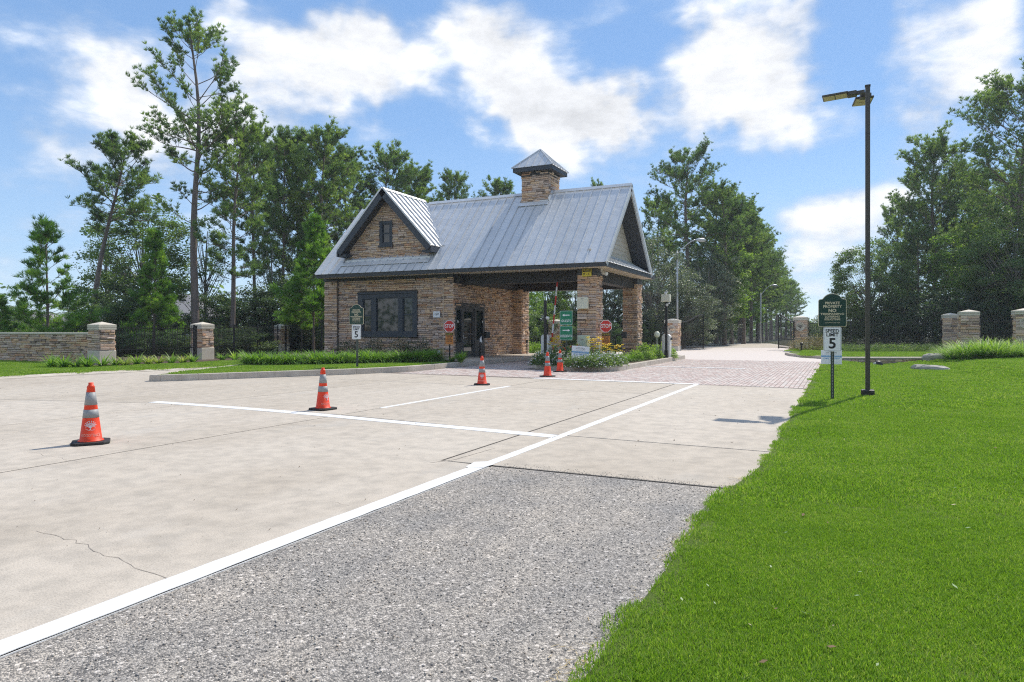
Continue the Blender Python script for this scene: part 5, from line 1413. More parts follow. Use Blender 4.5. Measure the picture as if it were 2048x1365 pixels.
def scatter_grass(name, pts, patches, smin, smax, label, seed):
    me = bpy.data.meshes.new(name); me.from_pydata([tuple(p) for p in pts], [], [])
    o = bpy.data.objects.new(name, me); COL.objects.link(o)
    ng = bpy.data.node_groups.new(name, 'GeometryNodeTree')
    ng.interface.new_socket('Geometry', in_out='INPUT', socket_type='NodeSocketGeometry'); ng.interface.new_socket('Geometry', in_out='OUTPUT', socket_type='NodeSocketGeometry')
    N = ng.nodes; gi = N.new('NodeGroupInput'); go = N.new('NodeGroupOutput'); ip = N.new('GeometryNodeInstanceOnPoints'); jn = N.new('GeometryNodeJoinGeometry')
    for pobj in patches:
        oi = N.new('GeometryNodeObjectInfo'); oi.inputs['Object'].default_value = pobj; oi.inputs['As Instance'].default_value = True; ng.links.new(oi.outputs['Geometry'], jn.inputs[0])
    ip.inputs['Pick Instance'].default_value = True
    rv = N.new('FunctionNodeRandomValue'); rv.data_type = 'FLOAT_VECTOR'; rv.inputs[0].default_value = (-.06, -.06, 0); rv.inputs[1].default_value = (.06, .06, 6.283); rv.inputs['Seed'].default_value = seed
    rs = N.new('FunctionNodeRandomValue'); rs.data_type = 'FLOAT'; rs.inputs[2].default_value = smin; rs.inputs[3].default_value = smax; rs.inputs['Seed'].default_value = seed + 1
    ri = N.new('FunctionNodeRandomValue'); ri.data_type = 'INT'; ri.inputs[4].default_value = 0; ri.inputs[5].default_value = len(patches) - 1; ri.inputs['Seed'].default_value = seed + 2
    ng.links.new(gi.outputs[0], ip.inputs['Points']); ng.links.new(jn.outputs[0], ip.inputs['Instance']); ng.links.new(rv.outputs[0], ip.inputs['Rotation'])
    ng.links.new(rs.outputs[1], ip.inputs['Scale']); ng.links.new(ri.outputs[2], ip.inputs['Instance Index']); ng.links.new(ip.outputs[0], go.inputs[0])
    md = o.modifiers.new('scatter', 'NODES'); md.node_group = ng
    tag(o, label, 'grass', kind='stuff'); return o


near_p = [blade_patch(130 + i, .15, 620, .027, .0040) for i in range(4)]
mid_p = [blade_patch(140 + i, .24, 520, .034, .0075) for i in range(4)]
far_p = [blade_patch(150 + i, .42, 480, .048, .017) for i in range(4)]
r = np.random.RandomState(77); pn = []; pm = []; pf = []; pe = []
def wobble(y): return .035 * math.sin(y * 2.1) + .02 * math.sin(y * 5.3 + 1) + .01 * math.sin(y * 13.7)
y = 1.4
def infrust(x, y, m=60): 
    d = depth(x, y); 
    return d > .5 and -1085 - m < (CS * x + SN * y) / d * FPX < 1024 + m and (H_EYE) * FPX / d < 705 + m
y = 1.0
while y < 36:
    dn = depth(1, y); st = .105 if y < 5.5 else (.17 if y < 12.5 else .28)
    x = edge(y) + .06
    while x < 22:
        px_, py_ = x + r.uniform(-.5, .5) * st, y + r.uniform(-.5, .5) * st; d = depth(px_, py_)
        lim = edge(py_) + (wobble(py_) if py_ < 7 else .02 * math.sin(py_ * 3)) + .02
        lim += .12 if d < 5.2 else .19 if d < 11.5 else .33
        if px_ > lim and infrust(px_, py_, 260 if d < 4 else 80) and not (py_ > 33.9 + .35 * max(0, px_ - .5)):
            z = gridz(px_, py_)
            (pn if d < 5.2 else pm if d < 11.5 else pf).append((px_, py_, z))
        x += st
    y += st
for k in range(9000):   # upper lawn, island and left verge
    x, y = r.uniform(-2.5, 14), r.uniform(33.6, 50)
    if y > 34.6 - .5 * min(0, x) + .44 * max(0, x) + (6 if x < -1.5 else 0) and infrust(x, y): pf.append((x, y, .125))
def inpoly(x, y, P):
    c = False; n = len(P)
    for i in range(n):
        (x0, y0), (x1, y1) = P[i], P[i - 1]
        if (y0 > y) != (y1 > y) and x < (x1 - x0) * (y - y0) / (y1 - y0) + x0: c = not c
    return c
INN2 = inset(ISL, .52)
for k in range(5200):
    x, y = r.uniform(-19, -12.3), r.uniform(11.7, 22.6)
    if inpoly(x, y, INN2) and not inpoly(x, y, [(-18.9, 18.4), (-17.6, 18.9), (-15.6, 20.4), (-14.0, 21.3), (-12.4, 21.2), (-12, 24), (-23, 24), (-23, 22)]): pf.append((x, y, .14))
for k in range(9000):
    x, y = r.uniform(-34, -19.6), r.uniform(6, 22)
    if x < -20.9 + max(0, y - 12) * .21 and inpoly(x, y, LL) and not inpoly(x, y, [(-45, 16.9), (-25.6, 15.9), (-24.6, 14.9), (-22.9, 14.9), (-22.3, 17), (-22.2, 22), (-30, 32)]) and infrust(x, y, 60): pf.append((x, y, .05))
y = 1.0
while y < 33:
    x = edge(y) + (wobble(y) if y < 7 else .02 * math.sin(y * 3))
    for k in range(3): (pn if y < 5 else pe).append((x + (.125 if y < 5 else .115) + r.uniform(-.02, .03) + k * .1, y + r.uniform(-.05, .05), .0))
    y += .10 if y < 12 else .14
scatter_grass('grass', pe, near_p, .7, 1.0, 'trimmed grass edge along the concrete and pavers', 11)
scatter_grass('grass', pn, near_p, .8, 1.25, 'short dense grass of the verge nearest the lens', 1)
scatter_grass('grass', pm, mid_p, .8, 1.2, 'short grass of the verge beside the signs', 4)
scatter_grass('grass', pf, far_p, .7, 1.15, 'short grass of the distant lawns', 7)
# straw and dead thatch where the grass meets the crushed stone
r = np.random.RandomState(9); n = 2600; yy = r.uniform(1.2, 6.4, n); xx = np.array([edge(q) + wobble(q) for q in yy]) + r.normal(-.02, .045, n)
keep = (np.sin(yy * 3.1) + np.sin(yy * 7.7 + 1) + r.uniform(-1.2, 1.2, n)) > .2; P = np.stack([xx, yy, np.where(yy < 5.9, -.02, .006) + r.uniform(0, .02, n)], 1)[keep]
a = rdir(r, len(P)); a[:, 2] *= .25; sdv = np.cross(a, np.array([0, 0, 1.])) * .0022; l = r.uniform(.015, .05, (len(P), 1))
V = np.stack([P - sdv, P + sdv, P + a * l + sdv * .5, P + a * l - sdv * .5], 1).reshape(-1, 3)
o = link_mesh('straw', np_mesh('straw', V, np.arange(len(V)).reshape(-1, 4), mat('dry_straw', (.34, .25, .11), .8, var=(.48, .38, .20), vscale=20, coords='World'))); tag(o, 'dry straw along the ragged grass edge', 'straw', kind='stuff')
# loose chippings lying on the shoulder and along the slab edges
r = np.random.RandomState(31); VV = []; FF = []; b = 0
oc = np.array([[1, 0, 0], [0, 1, 0], [-1, 0, 0], [0, -1, 0], [0, 0, 1], [0, 0, -1.]]); of = np.array([[0, 1, 4], [1, 2, 4], [2, 3, 4], [3, 0, 4], [1, 0, 5], [2, 1, 5], [3, 2, 5], [0, 3, 5]])
for k in range(5200):
    q = r.rand(); y = r.uniform(1.6, 5.9)
    if q < .75: x, z = r.uniform(-3.05, edge(y) + .05), -.006
    elif q < .9: x, z = r.uniform(-3.08, -3.0), -.012
    else: x, y, z = r.uniform(-3.0, -.8), 5.95 + abs(r.normal(0, .08)), .003
    sz = r.uniform(.003, .0075) * (1 if y < 5.95 else .7); P = oc * (sz * r.uniform(.6, 1.3, (6, 3))); a = r.uniform(0, 6.28); c, sn = math.cos(a), math.sin(a)
    VV.append(np.stack([P[:, 0] * c - P[:, 1] * sn + x, P[:, 0] * sn + P[:, 1] * c + y, P[:, 2] * .7 + z], 1)); FF.append(of + b); b += 6
me = np_mesh('loose_chippings', np.concatenate(VV), np.concatenate(FF), [mat('chip_pale', (.55, .51, .45), .8), mat('chip_grey', (.25, .24, .23), .8), mat('chip_tan', (.42, .35, .28), .8)])
me.polygons.foreach_set('material_index', np.repeat(r.choice(3, 5200, p=[.45, .35, .2]), 8).astype(np.int32)); o = link_mesh('loose_chippings', me); tag(o, 'loose stone chippings on the grey shoulder', 'chippings', kind='stuff')
# scattered leaf litter on the concrete
lm = MB()
for i in range(150):
    px, py = rnd.uniform(0, 1550), 745 + 360 * rnd.random() ** 1.6; p = gp(px, py)
    if p.x > -.8 or (p.x > -3.2 and p.y < 6): continue
    if inpoly(p.x, p.y, ISL): continue
    s = rnd.uniform(.008, .024) * min(1, p.y / 9); a = rnd.uniform(0, 6.28); u = Vector((math.cos(a), math.sin(a), 0)) * s; w_ = Vector((-math.sin(a), math.cos(a), .2)) * s * .45; n0 = len(lm.v); p.z = .006
    lm.v += [tuple(p - u), tuple(p + w_), tuple(p + u + Vector((0, 0, .006))), tuple(p - w_)]; lm.face((n0, n0 + 1, n0 + 2, n0 + 3))
o = lm.build('leaf_litter', mat('dead_leaf', (.10, .065, .035), .9)); tag(o, 'dead leaf scraps blown over the concrete', 'litter', kind='stuff')
lm = MB()
for i in range(210):
    y = 1.6 + 12 * rnd.random() ** 1.5; x = edge(y) + .2 + rnd.random() ** 1.2 * 5; s_ = rnd.uniform(.008, .022); a = rnd.uniform(0, 6.28); p = Vector((x, y, gridz(x, y) + .028)); u = Vector((math.cos(a), math.sin(a), .3)) * s_; w_ = Vector((-math.sin(a), math.cos(a), .25)) * s_ * .5; n0 = len(lm.v)
    lm.v += [tuple(p - u), tuple(p + w_), tuple(p + u), tuple(p - w_)]; lm.face((n0, n0 + 1, n0 + 2, n0 + 3), rnd.randrange(3))
o = lm.build('leaf_scraps', [mat('pale_leaf', (.48, .40, .26), .8), mat('brown_leaf', (.20, .13, .07), .9), mat('clover_leaf', (.20, .30, .12), .6)]); tag(o, 'small dead leaves and clippings lying in the verge', 'litter', kind='stuff')
#PART5

# ================================================================== FENCES, PILLARS, GATES
def pillar(px, D, w, h, z0, cap, base_h, label, group, emblem=False, coarse=False, seed=0, cap_h=.30, pos=None):
    p = pos or at(px, D, z0); t = thing('stone_pillar', p, label, 'pillar', group); hw = w / 2; hc = cap / 2
    b = MB()
    if base_h: b.box(-hw - .05, -hw - .05, -.3, hw + .05, hw + .05, base_h); b.build('base', M_CAP, t, bevel=.03)
    m = MB(); m.box(-hw + .03, -hw + .03, -.3, hw - .03, hw - .03, h - cap_h); m.build('core', M_CORE, t)
    H = h - cap_h - base_h; kw = dict(cmin=.09, cmax=.17, lmin=.22, lmax=.5) if coarse else dict(cmin=.06, cmax=.12, lmin=.14, lmax=.4)
    V = lambda x, y: Vector((x, y, base_h))
    fc = [((V(-hw, -hw), VX, VZ, -VY), w, H, full(-.02, w + .02), 2.0), ((V(hw, -hw), VY, VZ, VX), w, H, full(0, w), 2.0), ((V(-hw, hw), -VY, VZ, -VX), w, H, full(0, w), .1), ((V(hw, hw), -VX, VZ, VY), w, H, full(0, w), .05)]
    n_vis = len(courses(w, H, full(0, w), random.Random(seed), **kw)) * 2
    stonework(t, fc, min(n_vis + 4, 150), 100 + seed, **kw)
    z = h - cap_h
    m = MB(); m.box(-hc, -hc, z, hc, hc, z + .075); m.build('cap_course', M_CAP, t, bevel=.008)
    m = MB(); m.box(-hc + .015, -hc + .015, z + .076, hc - .015, hc - .015, z + .095); m.box(-hc, -hc, z + .096, hc, hc, z + .19)
    i0 = len(m.v); m.v += [(-hc, -hc, z + .19), (hc, -hc, z + .19), (hc, hc, z + .19), (-hc, hc, z + .19), (0, 0, h)]
    for k in range(4): m.face((i0 + k, i0 + (k + 1) % 4, i0 + 4))
    m.build('cap', M_CAP, t)
    if emblem:
        ze = h - cap_h - .40; y = -hw - .055; n = 40; R0, R1 = .265, .228
        m = MB()
        for r0, r1, ya, yb in ((R0, R1, y - .03, y + .04),):
            for k in range(n):
                a0, a1 = 2 * math.pi * k / n, 2 * math.pi * (k + 1) / n
                P = lambda r_, a, yy: (r_ * math.cos(a), yy, ze + r_ * math.sin(a))
                m.hexa([P(r1, a0, ya), P(r0, a0, ya), P(r0, a0, yb), P(r1, a0, yb), P(r1, a1, ya), P(r0, a1, ya), P(r0, a1, yb), P(r1, a1, yb)])
        m.build('emblem_ring', M_CAP, t)
        m = MB(); i0 = len(m.v); m.v += [(R1 * math.cos(2 * math.pi * k / n), y + .0, ze + R1 * math.sin(2 * math.pi * k / n)) for k in range(n)]; m.face(list(range(n)))
        m.build('emblem_disc', M_CAP, t)
        m = MB(); add_logo(m, lambda a, b_: (a, y - .008, ze + b_), .235); m.build('emblem_tree', M_SBLK, t)
    return t
GL = 'stone pillars of the left iron fence'; GE = 'stone pillars of the entrance gates'
pillar(204, 25.4, .58, 1.58, .05, .68, .52, 'nearest stone pillar of the left fence, at the end of the low wall', GL, seed=1)
pillar(405, 29.4, .58, 1.62, .05, .68, .52, 'middle stone pillar of the left iron fence with a black post beside it', GL, seed=2)
pillar(561.5, 37.6, .58, 1.60, .05, .68, .50, 'farthest stone pillar of the left fence, nearest the gatehouse', GL, seed=3)
pillar(1113, 45, .80, 2.02, .0, .92, .4, 'emblem pillar seen through the portico behind the green signs', GE, True, True, 4)
pillar(1345.5, 43.5, .78, 2.05, .0, .90, .3, 'emblem pillar partly behind the black camera post', GE, True, True, 5)
pillar(1601, 43, .78, 2.12, .1, .88, .45, 'emblem pillar at the right-hand end of the entrance gates', GE, True, True, 6)
pillar(1900, 40, .72, 2.22, .1, .82, 0, 'square pillar without emblem, partly hidden by a dark gate leaf', 'pillars of the right-hand fence', False, True, 7)
pillar(1937, 34.2, .74, 2.22, .12, .84, 0, 'full square pillar without emblem behind the ornamental grass', 'pillars of the right-hand fence', False, True, 8)
pillar(2048, 32, .76, 2.22, .12, .86, 0, 'emblem pillar cut by the right edge of the view', 'pillars of the right-hand fence', True, True, 9)

# low retaining wall at far left
wl = thing('stone_wall', (-33, 16.4, .05), 'low stone garden wall with a flat cap at the far left', 'wall')
m = MB(); m.box(-7, -.15, -.3, 8.02, .15, 1.1); m.build('core', M_CORE, wl)
stonework(wl, [((Vector((-7, -.17, -.05)), VX, VZ, -VY), 15.0, 1.15, full(0, 14.95), 1.0)], 300, 60, cmin=.055, cmax=.12, lmin=.16, lmax=.55)
for k in range(10):
    m = MB(); m.box(-7 + k * 1.5 + .004, -.24, 1.1, -7 + (k + 1) * 1.5 - .004, .24, 1.18); m.build('coping', M_CAP, wl, bevel=.01)

def iron_fence(pa, pb, z0, z1, label, post_every=2.4, rails=2, pick=.115, name='iron_fence', lowrail=.35, postw=.035, group=None):
    pa, pb = Vector((pa[0], pa[1], 0)), Vector((pb[0], pb[1], 0)); L = (pb - pa).length; u = (pb - pa).normalized(); n = Vector((-u.y, u.x, 0))
    t = thing(name, (pa.x, pa.y, z0), label, 'fence', group, math.atan2(u.y, u.x)); h = z1 - z0
    k = max(1, round(L / post_every))
    for i in range(k + 1):
        x = min(max(L * i / k, postw), L - postw); m = MB(); m.box(x - postw, -postw, -.2, x + postw, postw, h + .03); m.build('post', M_IRON, t)
    zs = [h - .14, lowrail] if rails == 2 else [h - .14, lowrail, .12]
    for z in zs: m = MB(); m.box(0, -.016, z, L, .016, z + .035); m.build('rail', M_IRON, t)
    m = MB(); x = pick
    while x < L:
        m.box(x - .0065, -.0065, .06, x + .0065, .0065, h - .03); i0 = len(m.v); m.v += [(x - .012, 0, h - .03), (x, -.01, h - .03), (x + .012, 0, h - .03), (x, .01, h - .03), (x, 0, h + .05)]
        for q in range(4): m.face((i0 + q, i0 + (q + 1) % 4, i0 + 4))
        x += pick
    m.build('pickets', M_IRON, t, kind='stuff'); return t
a1, a2, a3 = at(204, 25.4), at(405, 29.4), at(561.5, 37.6)
iron_fence((a1.x - .1, a1.y + .3), (a2.x - .1, a2.y - .3), .05, 1.52, 'black iron fence between the first two stone pillars', rails=2, lowrail=.5)
iron_fence((a2.x - .1, a2.y + .3), (a3.x + .1, a3.y - .3), .05, 1.55, 'black iron fence between the middle and farthest left pillars', rails=3, lowrail=.5)
iron_fence((a3.x + .3, a3.y), (-20.9, 29.8), .05, 1.55, 'black iron fence between the farthest left pillar and the gatehouse', rails=2, lowrail=.4)
t = thing('gate_post', at(391, 28.0, .05), 'slim black post standing before the middle fence pillar', 'post'); m = MB(); m.box(-.045, -.045, -.2, .045, .045, 1.42); m.build('shaft', M_IRON, t); m = MB(); m.box(-.055, -.055, 1.421, .055, .055, 1.45); m.build('cap', M_IRON, t)
t = thing('gate_post', at(545.5, 36.4, .05), 'slim black post standing before the farthest left pillar', 'post'); m = MB(); m.box(-.045, -.045, -.2, .045, .045, 1.5); m.build('shaft', M_IRON, t); m = MB(); m.box(-.055, -.055, 1.501, .055, .055, 1.53); m.build('cap', M_IRON, t)
e1, e2, e3, q1, q2, q3 = at(1113, 45), at(1345.5, 43.5), at(1601, 43), at(1900, 40), at(1937, 34.2), at(2048, 32)
iron_fence((e3.x + .45, e3.y), (q1.x - .42, q1.y - .1), .12, 1.85, 'long black iron fence right of the emblem pillar, behind the tall lamp', rails=2, lowrail=.55)
iron_fence((q1.x + .42, q1.y - .1), (q2.x + .1, q2.y + .42), .12, 2.05, 'short fence run seen end-on between the two square pillars', rails=2)
iron_fence((q2.x + .42, q2.y - .1), (q3.x - .42, q3.y + .1), .12, 1.85, 'black iron fence between the square pillar and the last emblem pillar', rails=2, lowrail=.5)
iron_fence((q3.x + .45, q3.y), (q3.x + 6, q3.y - 1.5), .12, 1.9, 'black iron fence past the last emblem pillar at right', rails=2)
iron_fence((e1.x + .5, e1.y + .1), (e2.x - .5, e2.y + .1), .05, 1.6, 'black iron fence between the two emblem pillars behind the portico', rails=2)
iron_fence((e1.x - 9, e1.y - 3), (e1.x - 3.2, e1.y - .5), .05, 1.7, 'black iron fence left of the inner emblem pillar, through the portico', rails=2)


def gate_leaf(px, D, ang, L, label, hi_out=True, h0=1.75, h1=2.25):
    t = thing('gate_leaf', at(px, D, .08), label, 'gate', 'iron leaves of the entrance gates', ang)
    prof = lambda x: h0 + (h1 - h0) * (.5 - .5 * math.cos(math.pi * min(max((x / L if hi_out else 1 - x / L), 0), 1)))
    for x in (.03, L - .03): m = MB(); m.box(x - .03, -.03, 0, x + .03, .03, prof(x)); m.build('stile', M_IRON, t)
    for z in (.05, .62): m = MB(); m.box(.06, -.02, z, L - .06, .02, z + .06); m.build('rail', M_IRON, t)
    m = MB(); m.tube([(L * i / 12, 0, prof(L * i / 12)) for i in range(13)], .035, 6); m.build('top_rail', M_IRON, t)
    m = MB(); x = .14
    while x < L - .08: m.box(x - .008, -.008, .11, x + .008, .008, prof(x)); x += .15
    m.build('pickets', M_IRON, t, kind='stuff'); return t
gate_leaf(1364, 43.8, R(68), 2.5, 'open gate leaf beside the second emblem pillar')
gate_leaf(1588, 42.6, R(112), 3.0, 'gate leaf folded back left of the third emblem pillar')
gate_leaf(1096, 44.5, R(150), 2.2, 'gate leaf left of the inner emblem pillar seen through the portico')

# culvert headwall
cw = thing('culvert_headwall', Vector((1.75, 33.95, -.1)), 'low dark stone headwall set in the lawn right of the lamp', 'wall', None, math.atan2(1.5, 3.1))
m = MB(); m.box(-2.3, -.2, -.4, 2.0, .05, .17); m.build('core', M_CORE, cw)
stonework(cw, [((Vector((-2.3, -.22, -.35)), VX, VZ, -VY), 4.3, .5, full(0, 4.3), 1.0)], 80, 71, cmin=.08, cmax=.12, lmin=.2, lmax=.5)
m = MB(); m.box(-2.35, -.28, .172, 2.05, .1, .225); m.build('coping', M_KERB, cw, bevel=.01)
fl_ = thing('flood_light', at(1756, 28.4, gridz(*at(1756, 28.4)[:2])), 'black dome flood light lying on the lawn before the headwall', 'flood light')
m = MB(); m.lathe([(.001, .22), (.08, .21), (.15, .15), (.18, .06), (.18, -.02)], 16); m.build('hood', M_SBLK, fl_, smooth=True); m = MB(); m.tube([(-.12, -.12, .1), (-.15, -.16, .1)], .055, 12); m.build('lens', M_BULB, fl_)
rk = thing('rock', at(1860, 22.2, gridz(*at(1860, 22.2)[:2])), 'flat pale rock lying in the verge right of the lamp', 'rock')
r = np.random.RandomState(4); m = MB(); n = 12; 
def boulder(root, lx, ly, h, m_, seed):
    r = np.random.RandomState(seed); n = 14; m = MB(); lv = [(-.06, 1.0), (h * .35, 1.05), (h * .75, .92), (h * .97, .66), (h, .3)]
    jag = 1 + r.uniform(-.16, .16, n); tilt = r.uniform(-.25, .25)
    for z, s in lv:
        for k in range(n):
            a = 2 * math.pi * k / n; x, y = lx * s * jag[k] * math.cos(a), ly * s * jag[k] * math.sin(a)
            m.v.append((x + r.uniform(-.02, .02) * lx, y + r.uniform(-.02, .02), z + r.uniform(-.03, .03) * h * 3 + (tilt * h * x / lx if z > 0 else 0)))
    for q in range(len(lv) - 1):
        for k in range(n): a = q * n + k; b = q * n + (k + 1) % n; m.face((a, b, b + n, a + n))
    m.face([(len(lv) - 1) * n + k for k in range(n)]); return m.build('rock_body', m_, root)
boulder(rk, .50, .26, .17, M_ROCK, 4)
rk2 = thing('rock', at(1866, 29.0, .06), 'pale rock at the left foot of the ornamental grasses', 'rock')
boulder(rk2, .42, .35, .26, M_ROCK, 8)

# ================================================================== TRAFFIC CONES
cone = thing('traffic_cone', gp(182, 887), 'nearest orange cone, at the left, with tree emblem and WOODTRACE lettering facing the lens', 'traffic cone', 'orange traffic cones along the lane', 0)
CH_, CB, CT = .70, .118, .034
cr = lambda z: CB + (CT - CB) * (z - .03) / (CH_ - .03)
m = MB(); s_ = .195; c_ = .06; m.prism([(-s_ + c_, -s_), (s_ - c_, -s_), (s_, -s_ + c_), (s_, s_ - c_), (s_ - c_, s_), (-s_ + c_, s_), (-s_, s_ - c_), (-s_, -s_ + c_)], 0.002, .032)
m.build('base', M_RUBBER, cone, bevel=.008)
m = MB(); m.lathe([(CB + .018, .033), (CB + .012, .042), (cr(.05), .05), (cr(.655), .655), (cr(.655) + .004, .657), (.030, .682), (.026, .684), (.026, .71), (.022, .712)], 32); m.build('body', M_ORANGE, cone, smooth=True)
for z0, z1 in ((.452, .600), (.305, .400)):
    m = MB(); m.lathe([(cr(z0) + .002, z0), (cr(z1) + .002, z1)], 32); me = m.build('reflective_band', M_BAND, cone, smooth=True)
m = MB()
wrap = lambda zc: (lambda x, y: (lambda z: ((cr(z) + .0035) * math.sin(x / cr(zc)), -(cr(z) + .0035) * math.cos(x / cr(zc)), z))(zc + y))
add_logo(m, wrap(.215), .078, fat=1.35); m.build('tree_emblem', M_PRINT, cone)
m = MB(); add_text(m, 'WOODTRACE', .048, wrap(.105), bold=.0010, width=.22); m.build('lettering', M_PRINT2, cone)
def face_az(p): return math.atan2(-p.x, p.y) if False else math.atan2(p.y, p.x) + math.pi / 2 - math.pi
def aim(p): return math.atan2(p.y, p.x) - math.pi / 2
p1 = gp(182, 887); cone.rotation_euler = (0, 0, aim(p1) - .05)
for (px, py, dr_, lb) in [(646, 819.5, .75, 'second cone, just behind the stop line, its emblem turned to the right'), (964, 770, .0, 'third cone, before the entrance door, emblem facing the road'), (1095, 753.5, 2.4, 'fourth cone, front one of the pair by the flower island'), (1120, 744, 2.9, 'fifth cone, rear one of the pair against the island kerb')]:
    p = gp(px, py); dup(cone, p, aim(p) + dr_, lb, .98)

# ================================================================== SIGNS
def plate(w, h, rr=.02, n=5):
    pts = []
    for cx, cy, a0 in ((w / 2 - rr, h / 2 - rr, 0), (-w / 2 + rr, h / 2 - rr, 90), (-w / 2 + rr, -h / 2 + rr, 180), (w / 2 - rr, -h / 2 + rr, 270)):
        for k in range(n + 1): a = R(a0 + 90 * k / n); pts.append((cx + rr * math.cos(a), cy + rr * math.sin(a)))
    return pts
def sfr(z, y=0.0): return (Vector((0, y, z)), VX, VZ, -VY)
def sign_panel(parent, name, poly, z, m_, y=-.02, th=.006):
    m = MB(); m.fprism(sfr(z, y), poly, 0, th); return m.build(name, m_, parent)
def on(z, y): return lambda a, b: (a, y, z + b)
def ring_poly(parent, name, outer, inner, z, y, m_):
    m = MB(); n = len(outer)
    for a, b in outer: m.v.append((a, y, z + b))
    for a, b in inner: m.v.append((a, y, z + b))
    for i in range(n): j = (i + 1) % n; m.face((i, j, n + j, n + i))
    return m.build(name, m_, parent)

def arch_outline(s=1.0):
    right = [(.2085, -.295), (.2225, -.289), (.2285, -.275), (.2285, .170), (.222, .192), (.203, .203), (.178, .204), (.158, .212), (.143, .232), (.118, .262), (.082, .287), (.042, .301)]
    return [(x * s, y * s) for x, y in right] + [(0, .305 * s)] + [(-x * s, y * s) for x, y in right[::-1]]


def private_sign(loc, label, rz=0.0, slim=False):
    t = thing('sign_post', loc, label, 'sign', 'private property and speed limit signs', rz)
    m = MB(); m.box(-.030, -.004, -.3, .030, .004, 1.92); m.box(-.030, -.0041, -.3, -.024, .03, 1.919); m.box(.024, -.0041, -.3, .030, .03, 1.919); m.build('post', mat('green_steel_post', (.035, .05, .04), .5, var=(.05, .065, .05), vscale=9), t)
    m = MB()
    for k in range(34): zz = .05 + k * .028; n0 = len(m.v); m.v += [(.007 * math.cos(a), -.0058, zz + .007 * math.sin(a)) for a in [i * math.pi / 4 for i in range(8)]]; m.face(list(range(n0, n0 + 8)))
    m.build('post_holes', M_GALV, t, kind='stuff')
    o1 = arch_outline(1.0); zc = 1.66
    b = sign_panel(t, 'property_sign', o1, zc, M_GSIGN, -.045, .008)
    m = MB(); m.fprism(sfr(zc, -.045), [(x * 1.045, y * 1.035 + .002) for x, y in o1], -.004, .0035); m.build('sign_border', M_GOLD, b)
    m = MB(); y = -.0545
    for s, sz, dy, bd in (('PRIVATE', .066, .135, .0018), ('PROPERTY', .066, .072, .0018), ('NO', .085, -.005, .0028), ('TRESPASSING', .050, -.068, .0014), ('LOITERING', .050, -.118, .0014), ('SOLICITING', .050, -.168, .0014), ('Texas Penal Code 30.05', .026, -.228, .0003)):
        add_text(m, s, sz, on(zc, y), bold=bd, dy=dy, width=min(.40, None or .40) if s in ('TRESPASSING',) else None)
    m.build('lettering', M_GOLD, b)
    p = plate(.305, .457, .03); zs = 1.125
    b = sign_panel(t, 'speed_sign', p, zs, M_SIGNW, -.045, .006)
    ring_poly(b, 'border_line', plate(.287, .439, .024), plate(.279, .431, .02), zs, -.0525, M_SBLK)
    m = MB(); y = -.053
    for s, sz, dy, wd in (('SPEED', .088, .150, .235), ('LIMIT', .088, .078, .205), ('5', .27, -.088, .12)): add_text(m, s, sz, on(zs, y), bold=.0022 if sz < .1 else .006, dy=dy, width=wd)
    m.build('lettering', M_SBLK, b)
    return t
sp1 = private_sign((-.13, 14.1, .03), 'near private property and SPEED LIMIT 5 signs on a perforated post in the right verge')
sp2 = private_sign((-13.5, 17.0, .14), 'distant private property and SPEED LIMIT 5 signs before the liriope border', R(12))


def yard_sign(loc, label, rz, tilt):
    t = thing('yard_sign', loc, label, 'sign', 'real estate yard signs', rz); t.rotation_euler = (0, tilt, rz)
    b = sign_panel(t, 'panel', plate(.61, .45, .004, 1), .47, M_SIGNW, 0, .005)
    for dx_ in (-.13, .13): m = MB(); m.tube([(dx_, .004, -.25), (dx_, .004, .5)], .004, 5); m.build('wire_leg', M_GALV, t)
    m = MB(); add_text(m, 'ASTORIA', .088, on(.47, -.0065), bold=.0005, dy=.145, width=.31); add_text(m, 'REALTY', .028, on(.47, -.0065), dy=.085, width=.28, spacing=2.0); m.build('lettering', M_GREY, b)
    m = MB(); m.fbox(sfr(.47, -.005), -.297, .297, -.002, .052, 0, .0012); m.build('blue_band', M_BLUE, b)
    m = MB(); add_text(m, 'FOR SALE BY APPOINTMENT', .030, on(.47, -.0075), dy=.025, width=.5); m.build('band_lettering', M_SIGNW, b)
    m = MB(); add_text(m, '(346) 233-0439', .062, on(.47, -.0065), bold=.001, dy=-.045, width=.47); m.build('phone_number', M_BLUE, b)
    return t
yard_sign(at(1159, 22.35, .10), 'white and blue yard sign tilted in the flower island', 0, R(3.5))
yard_sign((-.25, 24.2, -.02), 'white and blue yard sign standing behind the near speed sign', 0, 0)

gs = thing('direction_sign', at(1132.5, 23.0, .14), 'green GUESTS and RESIDENTS arrow signs on one post in the flower island', 'sign')
m = MB(); m.box(-.028, 0, -.2, .028, .03, 1.85); m.build('post', MATS['green_steel_post'], gs)
for zc, txt, sg in ((1.59, 'GUESTS', -1), (1.08, 'RESIDENTS', 1)):
    b = sign_panel(gs, 'arrow_sign', plate(.457, .485, .035), zc, M_GSIGN2, -.012, .005)
    ring_poly(b, 'border_line', plate(.443, .471, .03), plate(.429, .457, .026), zc, -.0185, M_SIGNW)
    m = MB(); add_text(m, txt, .118, on(zc, -.019), bold=.001, dy=-.105, width=.34 if sg < 0 else .40)
    a = .14; m.fprism(sfr(zc, -.0175), [(-a * .9 * sg, .078), (a * .45 * sg, .078), (a * .45 * sg, .05), (a * sg, .092), (a * .45 * sg, .134), (a * .45 * sg, .106), (-a * .9 * sg, .106)][::sg], 0, .0015)
    m.build('lettering', M_SIGNW, b)


